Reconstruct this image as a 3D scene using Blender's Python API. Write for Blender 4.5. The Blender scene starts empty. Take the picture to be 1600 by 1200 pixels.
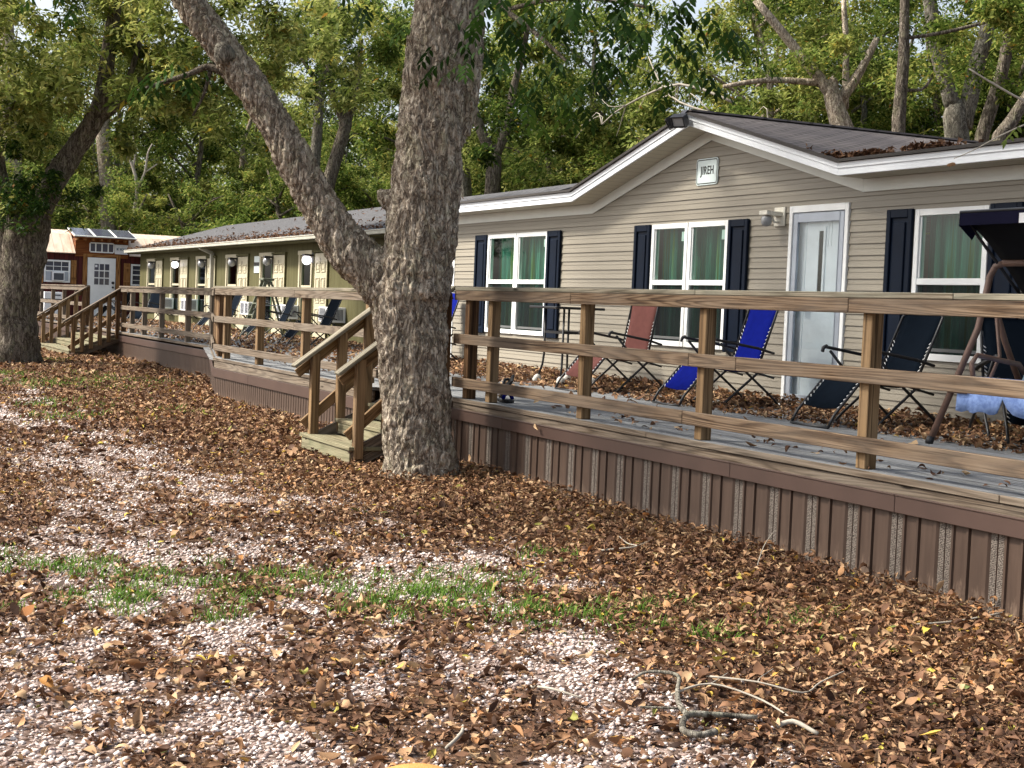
import bpy, math, random
import numpy as np
from mathutils import Vector, Matrix, noise as mnoise

S = bpy.context.scene
C = S.collection
rad = math.radians

# ------------------------------------------------------------------ camera
YAW = math.atan(1136/2350.); PITCH = .0505; ROLL = .041
fw = Vector((-math.cos(YAW)*math.cos(PITCH), math.sin(YAW)*math.cos(PITCH), -math.sin(PITCH)))
r0 = Vector((math.sin(YAW), math.cos(YAW), 0)); u0 = r0.cross(fw)
rt = math.cos(ROLL)*r0 + math.sin(ROLL)*u0; up = math.cos(ROLL)*u0 - math.sin(ROLL)*r0
cam = bpy.data.cameras.new('camera'); cam.sensor_width = 36; cam.lens = 2350/1600*36
cam.clip_start = .05; cam.clip_end = 2000
co = bpy.data.objects.new('camera', cam); C.objects.link(co)
M = Matrix((rt, up, -fw)).transposed().to_4x4(); M.translation = (0, 0, 1.55)
co.matrix_world = M
S.camera = co

# ------------------------------------------------------------------ light
SUN_EL, SUN_AZ = rad(46), Vector((-.5, -.86, 0)).normalized()
W = bpy.data.worlds.new('World'); S.world = W; W.use_nodes = True
nt = W.node_tree; bg = nt.nodes['Background']
sky = nt.nodes.new('ShaderNodeTexSky'); sky.sky_type = 'NISHITA'; sky.sun_disc = False
sky.sun_elevation = SUN_EL; sky.sun_rotation = math.atan2(SUN_AZ.x, SUN_AZ.y)
sky.air_density = 1.0; sky.dust_density = 4.0; sky.ozone_density = .6
hs = nt.nodes.new('ShaderNodeHueSaturation'); hs.inputs['Saturation'].default_value = .55
nt.links.new(sky.outputs[0], hs.inputs['Color']); nt.links.new(hs.outputs[0], bg.inputs[0])
bg.inputs[1].default_value = .15
sl = bpy.data.lights.new('sun', 'SUN'); sl.energy = 4.6; sl.angle = rad(8); sl.color = (1, .93, .82)
so = bpy.data.objects.new('sun', sl); C.objects.link(so)
sv = Vector((SUN_AZ.x*math.cos(SUN_EL), SUN_AZ.y*math.cos(SUN_EL), math.sin(SUN_EL)))
so.rotation_euler = sv.to_track_quat('Z', 'Y').to_euler()
S.view_settings.view_transform = 'Standard'; S.view_settings.look = 'None'
S.view_settings.exposure = .85; S.view_settings.gamma = 1
S.cycles.max_bounces = 8; S.cycles.transparent_max_bounces = 12; S.cycles.sample_clamp_indirect = 6

# ------------------------------------------------------------------ materials
class N:
    """tiny node-graph helper"""
    def __init__(s, name):
        s.m = bpy.data.materials.new(name); s.m.use_nodes = True; s.t = s.m.node_tree
        s.b = s.t.nodes['Principled BSDF']; s.o = s.t.nodes['Material Output']
    def n(s, kind, **kw):
        x = s.t.nodes.new('ShaderNode'+kind)
        for k, v in kw.items():
            if k in ('operation', 'attribute_name'): setattr(x, k, v)
            else: s.i(x, k.replace('_', ' '), v)
        return x
    def i(s, node, key, v):
        k = node.inputs[key] if isinstance(key, int) else next((q for q in node.inputs if q.name.lower() == key.lower()), None)
        if isinstance(v, bpy.types.NodeSocket): s.t.links.new(v, k)
        elif v is not None: k.default_value = v
    def math(s, op, a, b=None, c=None):
        x = s.t.nodes.new('ShaderNodeMath'); x.operation = op
        for j, q in enumerate((a, b, c)):
            if q is not None: s.i(x, j, q)
        return x.outputs[0]
    def ramp(s, fac, stops):
        x = s.t.nodes.new('ShaderNodeValToRGB'); e = x.color_ramp.elements
        while len(e) < len(stops): e.new(.5)
        for q, (p, c) in zip(e, stops): q.position = p; q.color = (*c, 1) if len(c) == 3 else c
        s.i(x, 0, fac); return x.outputs[0]
    def mix(s, f, a, b, mode='MIX'):
        x = s.t.nodes.new('ShaderNodeMix'); x.data_type = 'RGBA'; x.blend_type = mode
        s.i(x, 0, f)
        for j, q in ((6, a), (7, b)):
            if isinstance(q, tuple) and len(q) == 3: q = (*q, 1)
            s.i(x, j, q)
        return x.outputs[2]
    def uv(s, scale=(1, 1, 1), loc=(0, 0, 0), obj=False):
        c = s.t.nodes.new('ShaderNodeTexCoord'); m = s.t.nodes.new('ShaderNodeMapping')
        s.t.links.new(c.outputs['Object' if obj else 'UV'], m.inputs[0])
        m.inputs['Scale'].default_value = scale; m.inputs['Location'].default_value = loc
        return m.outputs[0]
    def noise(s, vec, scale=5, detail=4, rough=.55, dist=0):
        return s.n('TexNoise', vector=vec, scale=scale, detail=detail, roughness=rough, distortion=dist).outputs['Fac']
    def voro(s, vec, scale=5, feature='F1', out='Distance', rnd=1.0):
        x = s.n('TexVoronoi', vector=vec, scale=scale, randomness=rnd); x.feature = feature
        return x.outputs[out]
    def bump(s, h, strength=.4, dist=.02):
        x = s.n('Bump', strength=strength, distance=dist, height=h); return x.outputs[0]
    def fin(s, col=None, rough=.7, normal=None, spec=.3, metal=0):
        s.i(s.b, 'Base Color', (*col, 1) if isinstance(col, tuple) and len(col) == 3 else col)
        s.i(s.b, 'Roughness', rough); s.i(s.b, 'Specular IOR Level', spec); s.i(s.b, 'Metallic', metal)
        if normal is not None: s.i(s.b, 'Normal', normal)
        return s.m

def plain(name, c, rough=.6, spec=.3, var=.18, scale=9, metal=0, bump=0):
    """paint / plastic / cloth with mottled wear"""
    g = N(name); v = g.uv(obj=True)
    f = g.noise(v, scale, 5, .6)
    col = g.ramp(f, [(.25, tuple(x*(1-var) for x in c)), (.5, c), (.8, tuple(min(1, x*(1+var)) for x in c))])
    return g.fin(col, rough, g.bump(g.noise(v, scale*8, 3), bump, .004) if bump else None, spec, metal)

def wood(name, dark, mid, light, bands=15, rough=.8, grey=None, greyamt=.35):
    g = N(name)
    n1 = g.noise(g.uv((.22, 4.4, 1)), 1, 2, .4, .15)
    rings = g.math('FRACT', g.math('MULTIPLY', n1, bands*1.7))
    line = g.ramp(rings, [(0, (0, 0, 0)), (.16, (.35, .35, .35)), (.5, (1, 1, 1)), (.85, (.8, .8, .8)), (1, (.1, .1, .1))])
    fib = g.noise(g.uv((1.6, 110, 1)), 1, 4, .7)
    f = g.math('ADD', g.math('MULTIPLY', g.n('SeparateColor', color=line).outputs[0], .27), g.math('MULTIPLY', fib, .73))
    col = g.ramp(f, [(.3, dark), (.5, mid), (.7, light)])
    big = g.noise(g.uv((.8, 2.5, 1), (7, 3, 0)), 1, 5, .65)
    if grey: col = g.mix(g.math('MULTIPLY', g.n('SeparateColor', color=g.ramp(big, [(.36, (0, 0, 0)), (.62, (1, 1, 1))])).outputs[0], greyamt), col, grey)
    kn = g.voro(g.uv((1.3, 6.5, 1)), 1)
    col = g.mix(g.ramp(kn, [(.04, (.9, .9, .9)), (.1, (0, 0, 0))]), col, tuple(x*.4 for x in dark))
    st = g.noise(g.uv((.45, 34, 1), (3, 9, 0)), 1, 4, .75)
    col = g.mix(g.ramp(st, [(.55, (0, 0, 0)), (.66, (.9, .9, .9))]), col, tuple(x*.5 for x in dark))
    b = g.bump(g.math('ADD', fib, g.math('MULTIPLY', rings, .3)), .4, .004)
    return g.fin(col, rough, b, .15)

def bark(name, dark, mid, light, lichen, zs=.3, sc=16, deep=1.0):
    """flaking scaly bark: broken ridges at two scales, lichen patches"""
    g = N(name); v = g.uv((1, 1, zs), obj=True)
    n1 = g.noise(v, sc*.62, 5, .6, .9); n2 = g.noise(g.uv((1, 1, zs*.8), (3, 5, 8), obj=True), sc*1.5, 4, .6, .5)
    r1 = g.math('ABSOLUTE', g.math('SUBTRACT', n1, .5)); r2 = g.math('ABSOLUTE', g.math('SUBTRACT', n2, .5))
    fine = g.noise(g.uv((1, 1, .6), obj=True), 70, 6, .75)
    crack = g.math('MULTIPLY', g.n('SeparateColor', color=g.ramp(r1, [(0, (.05, .05, .05)), (.02, (.3, .3, .3)), (.065, (1, 1, 1))])).outputs[0], g.n('SeparateColor', color=g.ramp(r2, [(0, (.45, .45, .45)), (.05, (1, 1, 1))])).outputs[0])
    base = g.ramp(g.math('ADD', g.math('MULTIPLY', n2, .5), g.math('MULTIPLY', fine, .5)), [(.36, dark), (.45, mid), (.58, light)])
    lic = g.noise(g.uv((1, 1, .8), (4, 4, 4), obj=True), 6, 7, .8)
    base = g.mix(g.ramp(lic, [(.5, (0, 0, 0)), (.62, (.6, .6, .6))]), base, lichen)
    col = g.mix(g.ramp(crack, [(0, (.9, .9, .9)), (.7, (0, 0, 0))]), base, tuple(x*.8 for x in dark))
    h = g.math('ADD', crack, g.math('ADD', g.math('MULTIPLY', fine, .6), g.math('MULTIPLY', n2, .6)))
    return g.fin(col, .95, g.bump(h, .85*deep, .03), .1)

def leafmat(name, stops, trans=.42, rough=.6, gloss=.08):
    g = N(name)
    a = g.n('Attribute', attribute_name='tint').outputs['Fac']
    col = g.ramp(a, stops)
    g.fin(col, rough, None, gloss)
    t = g.n('BsdfTranslucent'); g.i(t, 'Color', col)
    mx = g.n('MixShader'); g.i(mx, 0, trans); g.i(mx, 1, g.b.outputs[0]); g.i(mx, 2, t.outputs[0])
    g.t.links.new(mx.outputs[0], g.o.inputs[0]); return g.m

def glassmat(name, tint=(.55, .7, .66), refl=1.0):
    g = N(name)
    lw = g.n('Fresnel', IOR=1.5)
    gl = g.n('BsdfGlossy'); gl.inputs['Roughness'].default_value = .02; gl.inputs['Color'].default_value = (.9, .95, 1, 1)
    tr = g.n('BsdfTransparent'); tr.inputs['Color'].default_value = (*tint, 1)
    mx = g.n('MixShader'); g.i(mx, 0, g.math('MULTIPLY', g.math('ADD', lw.outputs[0], .05), refl)); g.i(mx, 1, tr.outputs[0]); g.i(mx, 2, gl.outputs[0])
    g.t.links.new(mx.outputs[0], g.o.inputs[0]); return g.m

def screenmat():
    g = N('insect_screen')
    d = g.n('BsdfDiffuse'); d.inputs['Color'].default_value = (.02, .022, .024, 1)
    tr = g.n('BsdfTransparent')
    mx = g.n('MixShader'); mx.inputs[0].default_value = .62; g.i(mx, 1, tr.outputs[0]); g.i(mx, 2, d.outputs[0])
    g.t.links.new(mx.outputs[0], g.o.inputs[0]); return g.m

def emit(name, c, e):
    g = N(name); g.i(g.b, 'Emission Color', (*c, 1)); g.i(g.b, 'Emission Strength', e); return g.fin(c, .3)

def shingles(name, c):
    g = N(name)
    u = g.uv((1, 1, 1)); br = g.n('TexBrick', vector=u, scale=1.0)
    br.offset = .5; br.inputs['Brick Width'].default_value = .32; br.inputs['Row Height'].default_value = .14
    br.inputs['Mortar Size'].default_value = .03; br.inputs['Bias'].default_value = 0
    br.inputs['Color1'].default_value = (*[x*.72 for x in c], 1); br.inputs['Color2'].default_value = (*[x*1.25 for x in c], 1)
    br.inputs['Mortar'].default_value = (*[x*.18 for x in c], 1)  # dark joints, widened as shadow lines painted between the shingle rows
    st = g.noise(g.uv((.5, .22, 1)), 3, 6, .65)
    gr = g.noise(u, 180, 2)
    col = g.mix(g.ramp(st, [(.35, (0, 0, 0)), (.7, (.7, .7, .7))]), br.outputs['Color'], tuple(x*.5 for x in c))
    col = g.mix(.35, col, g.ramp(gr, [(.3, tuple(x*.5 for x in c)), (.7, tuple(x*1.6 for x in c))]))
    return g.fin(col, .95, g.bump(g.math('ADD', br.outputs['Fac'], g.math('MULTIPLY', gr, -.4)), .5, -.01), .15)

MT = {}
MT['rail'] = wood('rail_wood', (.022, .012, .007), (.1, .062, .036), (.24, .17, .11), 13, grey=(.19, .155, .12), greyamt=.55)
MT['post'] = wood('post_wood', (.06, .034, .015), (.175, .105, .048), (.31, .205, .105), 8, grey=(.15, .11, .075), greyamt=.4)
MT['dkpost'] = wood('dark_post_wood', (.035, .018, .009), (.095, .05, .024), (.17, .1, .05), 9)  # darker brown mix of the post wood
MT['cap'] = wood('weathered_cap_wood', (.06, .048, .032), (.15, .125, .088), (.29, .25, .19), 9, grey=(.24, .24, .19), greyamt=.6)
MT['deck'] = wood('grey_deck_wood', (.05, .05, .051), (.15, .153, .156), (.26, .265, .27), 8, grey=(.27, .28, .285), greyamt=.6)
MT['rim'] = wood('rim_wood', (.035, .024, .016), (.105, .076, .052), (.22, .175, .13), 12, grey=(.19, .165, .135), greyamt=.5)
MT['step'] = wood('step_wood', (.06, .05, .028), (.17, .14, .085), (.28, .24, .16), 9, grey=(.2, .21, .13), greyamt=.55)
MT['cabinwood'] = wood('cabin_trim_wood', (.09, .04, .012), (.24, .11, .035), (.38, .2, .075), 9)
MT['dormerwood'] = wood('dormer_cedar', (.05, .012, .005), (.15, .045, .013), (.25, .095, .03), 8)

g = N('vinyl_siding'); v = g.uv((.12, .5, 4), obj=True)
f = g.noise(v, 3, 5, .65); f2 = g.noise(g.uv((.8, 1, 60), obj=True), 1, 2)
col = g.ramp(g.math('ADD', g.math('MULTIPLY', f, .7), g.math('MULTIPLY', f2, .3)), [(.3, (.22, .197, .158)), (.6, (.275, .25, .203))])
MT['siding'] = g.fin(col, .5, g.bump(g.noise(g.uv((3, 3, 60), obj=True), 2, 3), .12, .003), .3)
MT['trim'] = plain('white_trim', (.78, .8, .8), .45, .4, .08, 3)
MT['fascia'] = plain('white_fascia', (.8, .84, .88), .4, .4, .07, 2)
MT['frieze'] = plain('frieze_board', (.66, .68, .64), .5, .3, .06, 3)
g = N('soffit_vinyl'); v = g.uv(obj=True)
sx = g.n('SeparateXYZ', vector=v).outputs[0]
rib = g.math('FRACT', g.math('MULTIPLY', sx, 8.0))
col = g.ramp(rib, [(.0, (.16, .15, .12)), (.08, (.48, .45, .37)), (1, (.5, .47, .38))])
MT['soffit'] = g.fin(col, .6, None, .2)
MT['shutter'] = plain('navy_shutter', (.0025, .007, .018), .5, .12, .2, 6)
MT['doorpaint'] = plain('white_door', (.8, .87, .89), .4, .4, .08, 4)
MT['alu'] = plain('grey_aluminium', (.36, .4, .46), .4, .5, .12, 6, .3)
MT['black'] = plain('black_metal', (.012, .012, .014), .4, .45, .3, 30)
MT['blackplastic'] = plain('black_plastic', (.018, .018, .02), .5, .4, .3, 30)
MT['glass'] = glassmat('window_glass', (.7, .86, .78), .5)
MT['doorglass'] = glassmat('door_glass', (.96, .98, .99), .6)
MT['screen'] = screenmat()
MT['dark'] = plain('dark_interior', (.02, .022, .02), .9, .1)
g = N('curtain_cloth'); v = g.uv((9, 9, .3), obj=True)
f = g.noise(v, 1.1, 3, .6)
col = g.ramp(f, [(.28, (.01, .06, .046)), (.43, (.04, .17, .135)), (.55, (.13, .34, .28)), (.64, (.13, .19, .04)), (.74, (.3, .5, .43))])  # yellow-green stop paints the trees' reflection into the cloth colour
MT['curtain'] = g.fin(col, .9, None, .1)
MT['lamp_white'] = plain('lamp_cream', (.68, .66, .58), .5, .3)
MT['lampglass'] = plain('frosted_glass', (.3, .31, .32), .15, .6)
MT['lit'] = emit('lit_globe', (1, .93, .95), 3.0)
MT['shingle'] = shingles('brown_shingles', (.17, .15, .145))
MT['shingle2'] = shingles('grey_shingles', (.12, .12, .126))
MT['edge'] = plain('drip_edge', (.05, .045, .042), .7)
g = N('sign_face'); MT['sign'] = plain('sign_white', (.6, .7, .7), .35, .5, .06, 6)
MT['ink'] = plain('sign_black', (.01, .01, .012), .5)
MT['bluesign'] = plain('sign_blue', (.03, .1, .16), .5)

# brown skirting
g = N('brown_skirting'); v = g.uv(obj=True)
st = g.noise(g.uv((20, 20, 2.0), obj=True), 1.2, 4, .6)
z = g.n('SeparateXYZ', vector=v).outputs[2]
low = g.math('SUBTRACT', .95, g.math('MULTIPLY', z, 2.2))
dirt = g.noise(g.uv((34, 34, 7), obj=True), 1.3, 6, .75)
col = g.ramp(st, [(.3, (.052, .032, .023)), (.7, (.078, .05, .036))])
col = g.mix(g.ramp(g.math('MULTIPLY', dirt, low), [(.34, (0, 0, 0)), (.5, (.6, .6, .6))]), col, (.23, .165, .12))
MT['skirt'] = g.fin(col, .5, g.bump(st, .15, .004), .35)
g = N('perforated_skirting')
d = g.voro(g.uv((1, 1, 1)), 105, 'F1', 'Distance', .35)
col = g.ramp(d, [(.33, (.02, .014, .01)), (.55, (.21, .18, .155))])
MT['perf'] = g.fin(col, .6, None, .2)
MT['trimbrown'] = plain('brown_trim', (.066, .04, .032), .42, .4, .14, 3)

g = N('olive_board'); v = g.uv(obj=True)
sx = g.n('SeparateXYZ', vector=v).outputs[0]
gr = g.math('FRACT', g.math('MULTIPLY', sx, 4.92))
gm = g.ramp(gr, [(0, (1, 1, 1)), (.07, (1, 1, 1)), (.1, (0, 0, 0))])
f = g.noise(g.uv((5, 5, .7), obj=True), 1, 5, .65)
col = g.ramp(f, [(.3, (.074, .068, .028)), (.7, (.112, .104, .048))])
col = g.mix(gm, col, (.07, .06, .02))
MT['olive'] = g.fin(col, .8, g.bump(gm, .5, -.01), .15)
MT['cream'] = plain('cream_paint', (.45, .41, .29), .55, .3, .1, 5)
MT['creamwall'] = plain('cream_wall', (.6, .5, .24), .7, .2, .1, 5)
MT['gutter'] = plain('dirty_gutter', (.4, .39, .33), .5, .3, .25, 4)
MT['acwhite'] = plain('ac_case', (.75, .76, .78), .5, .3, .08)
MT['acgrill'] = plain('ac_grille', (.06, .065, .08), .6)
g = N('red_boards'); v = g.uv(obj=True)
sy = g.n('SeparateXYZ', vector=v).outputs[1]
gr = g.math('FRACT', g.math('MULTIPLY', sy, 6.0)); gm = g.ramp(gr, [(0, (1, 1, 1)), (.09, (1, 1, 1)), (.13, (0, 0, 0))])
f = g.noise(g.uv((5, 6, .6), obj=True), 1, 5, .6)
col = g.mix(gm, g.ramp(f, [(.3, (.05, .009, .008)), (.7, (.1, .02, .017))]), (.018, .004, .004))
MT['red'] = g.fin(col, .7, g.bump(gm, .5, -.01), .2)
g = N('tan_metal_roof'); v = g.uv(obj=True)
sy = g.n('SeparateXYZ', vector=v).outputs[1]
gr = g.math('FRACT', g.math('MULTIPLY', sy, 3.3)); gm = g.ramp(gr, [(0, (1, 1, 1)), (.05, (.6, .6, .6)), (.1, (0, 0, 0))])
f = g.noise(g.uv((2, 6, .8), obj=True), 1, 6, .7)
col = g.mix(g.math('MULTIPLY', g.n('SeparateColor', color=gm).outputs[0], .5), g.ramp(f, [(.3, (.52, .38, .27)), (.6, (.7, .58, .46))]), (.36, .2, .12))
MT['metalroof'] = g.fin(col, .45, g.bump(gm, .5, .01), .4, .1)
MT['solar'] = plain('solar_cells', (.05, .055, .085), .12, .6, .15, 2)
MT['brownslng'] = plain('brown_sling', (.11, .045, .04), .9, .05, .12, 14, bump=.2)
MT['blueslng'] = plain('blue_sling', (.004, .009, .15), .9, .03, .15, 14, bump=.2)
MT['blackslng'] = plain('black_sling', (.004, .007, .012), .9, .03, .2, 14, bump=.2)
MT['lace'] = plain('white_lacing', (.75, .75, .75), .7)
MT['rust'] = plain('brown_tube', (.13, .075, .055), .5, .4, .3, 12)
MT['canopy'] = plain('canopy_cloth', (.007, .007, .008), .85, .1, .35, 5, bump=.3)
MT['canopynavy'] = plain('canopy_trim', (.009, .009, .022), .9, .03, .2, 5)
g = N('pale_blue_towel'); f = g.noise(g.uv(obj=True), 30, 5, .6)
MT['towel'] = g.fin(g.ramp(f, [(.3, (.16, .25, .55)), (.6, (.28, .4, .72))]), .95, g.bump(f, .6, .01), .05)
MT['seatcloth'] = plain('grey_blue_cushion', (.3, .4, .45), .9, .1, .1)
MT['ladder'] = plain('ladder_grey_green', (.13, .14, .1), .6, .3, .3, 8)
MT['sock'] = plain('white_rag', (.62, .6, .55), .95, .05, .2, 20, bump=.5)

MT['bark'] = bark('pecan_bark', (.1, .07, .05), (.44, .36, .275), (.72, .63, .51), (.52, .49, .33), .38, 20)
MT['barkdark'] = bark('dark_bark', (.035, .026, .02), (.13, .108, .085), (.3, .26, .21), (.24, .24, .14), .3, 16)  # darker bark mix for dark trunks and thin branches
MT['barkpale'] = bark('pale_bark', (.04, .036, .03), (.15, .135, .11), (.3, .28, .235), (.27, .27, .21), .35, 14, .7)
MT['deadwood'] = plain('bleached_twig', (.33, .3, .25), .9, .1, .25, 20)
MT['cutwood'] = plain('fresh_cut_wood', (.6, .4, .12), .8, .1, .2, 60)
MT['stone'] = plain('tan_stone', (.48, .24, .08), .9, .1, .25, 25, bump=.5)
MT['green'] = leafmat('green_leaves', [(0, (.02, .04, .008)), (.28, (.07, .12, .02)), (.6, (.165, .22, .042)), (.88, (.33, .36, .1)), (.94, (.34, .26, .03)), (1, (.28, .12, .03))])
MT['yellowgreen'] = leafmat('yellow_green_leaves', [(0, (.035, .055, .012)), (.28, (.12, .16, .03)), (.6, (.25, .29, .07)), (.88, (.42, .44, .15)), (.95, (.42, .31, .03)), (1, (.3, .14, .04))])
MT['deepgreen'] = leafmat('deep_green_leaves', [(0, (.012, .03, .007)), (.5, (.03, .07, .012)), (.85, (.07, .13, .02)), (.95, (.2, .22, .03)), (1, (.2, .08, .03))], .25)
MT['litter'] = leafmat('fallen_leaves', [(0, (.028, .013, .008)), (.2, (.085, .042, .024)), (.45, (.185, .095, .052)), (.66, (.31, .18, .095)), (.84, (.47, .33, .19)), (.93, (.36, .15, .05)), (.97, (.52, .4, .07)), (1, (.12, .16, .05))], .1, .7, .2)
MT['grass'] = leafmat('grass_blades', [(0, (.04, .08, .012)), (.5, (.095, .19, .028)), (.85, (.18, .3, .05)), (1, (.38, .33, .12))], .3)
MT['pebble'] = leafmat('limestone', [(0, (.14, .09, .075)), (.3, (.33, .25, .22)), (.6, (.56, .47, .43)), (1, (.84, .79, .74))], 0, .9, .2)

# ------------------------------------------------------------------ mesh helpers
LOC = {}
def setp(o, label=None, cat=None, group=None, kind=None):
    if label: o['label'] = label
    if cat: o['category'] = cat
    if group: o['group'] = group
    if kind: o['kind'] = kind
    return o
def thing(name, loc, label, cat, group=None, rz=0):
    o = bpy.data.objects.new(name, None); C.objects.link(o); o.empty_display_size = .2
    o.location = loc; o.rotation_euler = (0, 0, rz); LOC[o.name] = Vector(loc)
    return setp(o, label, cat, group)
def under(o, parent):
    if parent is not None:
        o.parent = parent
        LOC[o.name] = LOC[parent.name]
    else: LOC[o.name] = Vector((0, 0, 0))
    return o
def children(o): return [c for c in C.objects if c.parent is o]
def copy_tree(o, parent=None):
    c = o.copy(); C.objects.link(c)
    if parent is not None: c.parent = parent
    LOC[c.name] = LOC.get(o.name, Vector())
    for ch in children(o): copy_tree(ch, c)
    return c
RND = random.Random(7)

class MB:
    def __init__(s): s.v = []; s.f = []; s.uv = []; s.m = []; s.sm = []
    def add(s, vs, fs, uvs=None, mat=0, smooth=False):
        o = len(s.v); s.v += [tuple(p) for p in vs]
        for k, fa in enumerate(fs):
            s.f.append([o+i for i in fa]); s.m.append(mat); s.sm.append(smooth)
            s.uv.append(uvs[k] if uvs else [(0, 0)]*len(fa))
        return s
    def box(s, a, b, mat=0, mtx=None):
        """axis box between corners; uv u runs along its longest side"""
        a = Vector(a); b = Vector(b)
        lo = Vector([min(a[i], b[i]) for i in range(3)]); hi = Vector([max(a[i], b[i]) for i in range(3)])
        P = [Vector(((hi if i & 1 else lo).x, (hi if i & 2 else lo).y, (hi if i & 4 else lo).z)) for i in range(8)]
        F = [(0, 4, 6, 2), (1, 3, 7, 5), (0, 1, 5, 4), (2, 6, 7, 3), (0, 2, 3, 1), (4, 5, 7, 6)]
        d = hi-lo; L = max(range(3), key=lambda i: d[i]); o = (RND.uniform(0, 50), RND.uniform(0, 50))
        uvs = []
        for k, fa in enumerate(F):
            ax = k//2; oth = [i for i in range(3) if i != ax]
            ui = L if L != ax else oth[0]; vi = [i for i in oth if i != ui][0]
            uvs.append([(P[i][ui]+o[0], P[i][vi]+o[1]+ax*.37) for i in fa])
        s.add([mtx @ p for p in P] if mtx else P, F, uvs, mat); return s
    def beam(s, p0, p1, w, h, upv=(0, 0, 1), mat=0):
        """w across, h along upv"""
        p0 = Vector(p0); p1 = Vector(p1); d = p1-p0; L = d.length; x = d/L
        y = Vector(upv).cross(x).normalized(); zz = x.cross(y)
        m = Matrix((x, y, zz)).transposed().to_4x4(); m.translation = p0
        return s.box((0, -w/2, -h/2), (L, w/2, h/2), mat, m)
    def tube(s, pts, rs, n=8, mat=0, caps=True, wob=0, seed=0):
        pts = [Vector(p) for p in pts]
        if not isinstance(rs, (list, tuple)): rs = [rs]*len(pts)
        vs = []; fs = []; a = None; acc = 0
        for i, p in enumerate(pts):
            t = (pts[min(i+1, len(pts)-1)]-pts[max(i-1, 0)]).normalized()
            if a is None: a = t.orthogonal().normalized()
            a = (a - t*a.dot(t)).normalized(); b = t.cross(a)
            for k in range(n):
                q = k*math.tau/n; r = rs[i]
                if wob: r *= 1+wob*mnoise.noise(Vector((math.cos(q)*1.5+seed, math.sin(q)*1.5, i*.6)))
                vs.append(p+(a*math.cos(q)+b*math.sin(q))*r)
        uvs = []
        for i in range(len(pts)-1):
            l = (pts[i+1]-pts[i]).length
            for k in range(n):
                fs.append((i*n+k, i*n+(k+1) % n, (i+1)*n+(k+1) % n, (i+1)*n+k))
                uvs.append([(acc, k*.05), (acc, (k+1)*.05), (acc+l, (k+1)*.05), (acc+l, k*.05)])
            acc += l
        if caps:
            fs += [tuple(range(n))[::-1], tuple((len(pts)-1)*n+k for k in range(n))]; uvs += [[(0, 0)]*n]*2
        return s.add(vs, fs, uvs, mat, True)
    def poly(s, pts, d, mat=0):
        """polygon (list of 3d points) extruded by vector d"""
        n = len(pts); d = Vector(d); P = [Vector(p) for p in pts]; Q = [p+d for p in P]
        fs = [tuple(range(n))[::-1], tuple(range(n, 2*n))]+[(i, (i+1) % n, n+(i+1) % n, n+i) for i in range(n)]
        uvs = []
        for fa in fs: uvs.append([((P+Q)[i].x+(P+Q)[i].y*.9, (P+Q)[i].z) for i in fa])
        return s.add(P+Q, fs, uvs, mat)
    def quad(s, pts, uv=None, mat=0, smooth=False):
        return s.add(pts, [tuple(range(len(pts)))], [uv] if uv else None, mat, smooth)
    def build(s, name, mats, parent=None, bevel=0, off=True):
        me = bpy.data.meshes.new(name)
        L = LOC[parent.name] if parent is not None and off else Vector((0, 0, 0))
        me.from_pydata([(p[0]-L.x, p[1]-L.y, p[2]-L.z) for p in s.v], [], s.f)
        ul = me.uv_layers.new(name='UVMap')
        ul.data.foreach_set('uv', np.array([c for f in s.uv for q in f for c in q], np.float32))
        me.polygons.foreach_set('material_index', s.m); me.polygons.foreach_set('use_smooth', s.sm)
        for m in (mats if isinstance(mats, (list, tuple)) else [mats]): me.materials.append(m)
        me.update()
        o = bpy.data.objects.new(name, me); C.objects.link(o); under(o, parent)
        if bevel:
            b = o.modifiers.new('bevel', 'BEVEL'); b.width = bevel; b.segments = 1; b.limit_method = 'ANGLE'
        return o

def np_mesh(name, V, F, mats, tint=None, parent=None, smooth=False, matidx=None):
    me = bpy.data.meshes.new(name); k = F.shape[1]
    me.vertices.add(len(V)); me.loops.add(F.size); me.polygons.add(len(F))
    L = LOC[parent.name] if parent is not None else Vector((0, 0, 0))
    me.vertices.foreach_set('co', (V-np.array(L)).astype(np.float32).ravel())
    me.loops.foreach_set('vertex_index', F.astype(np.int32).ravel())
    me.polygons.foreach_set('loop_start', np.arange(0, F.size, k, dtype=np.int32))
    me.polygons.foreach_set('loop_total', np.full(len(F), k, np.int32))
    if smooth: me.polygons.foreach_set('use_smooth', np.ones(len(F), bool))
    if tint is not None:
        a = me.attributes.new('tint', 'FLOAT', 'POINT'); a.data.foreach_set('value', tint.astype(np.float32))
    me.update(); me.validate()
    for m in (mats if isinstance(mats, (list, tuple)) else [mats]): me.materials.append(m)
    o = bpy.data.objects.new(name, me); C.objects.link(o); under(o, parent); return o

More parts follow.
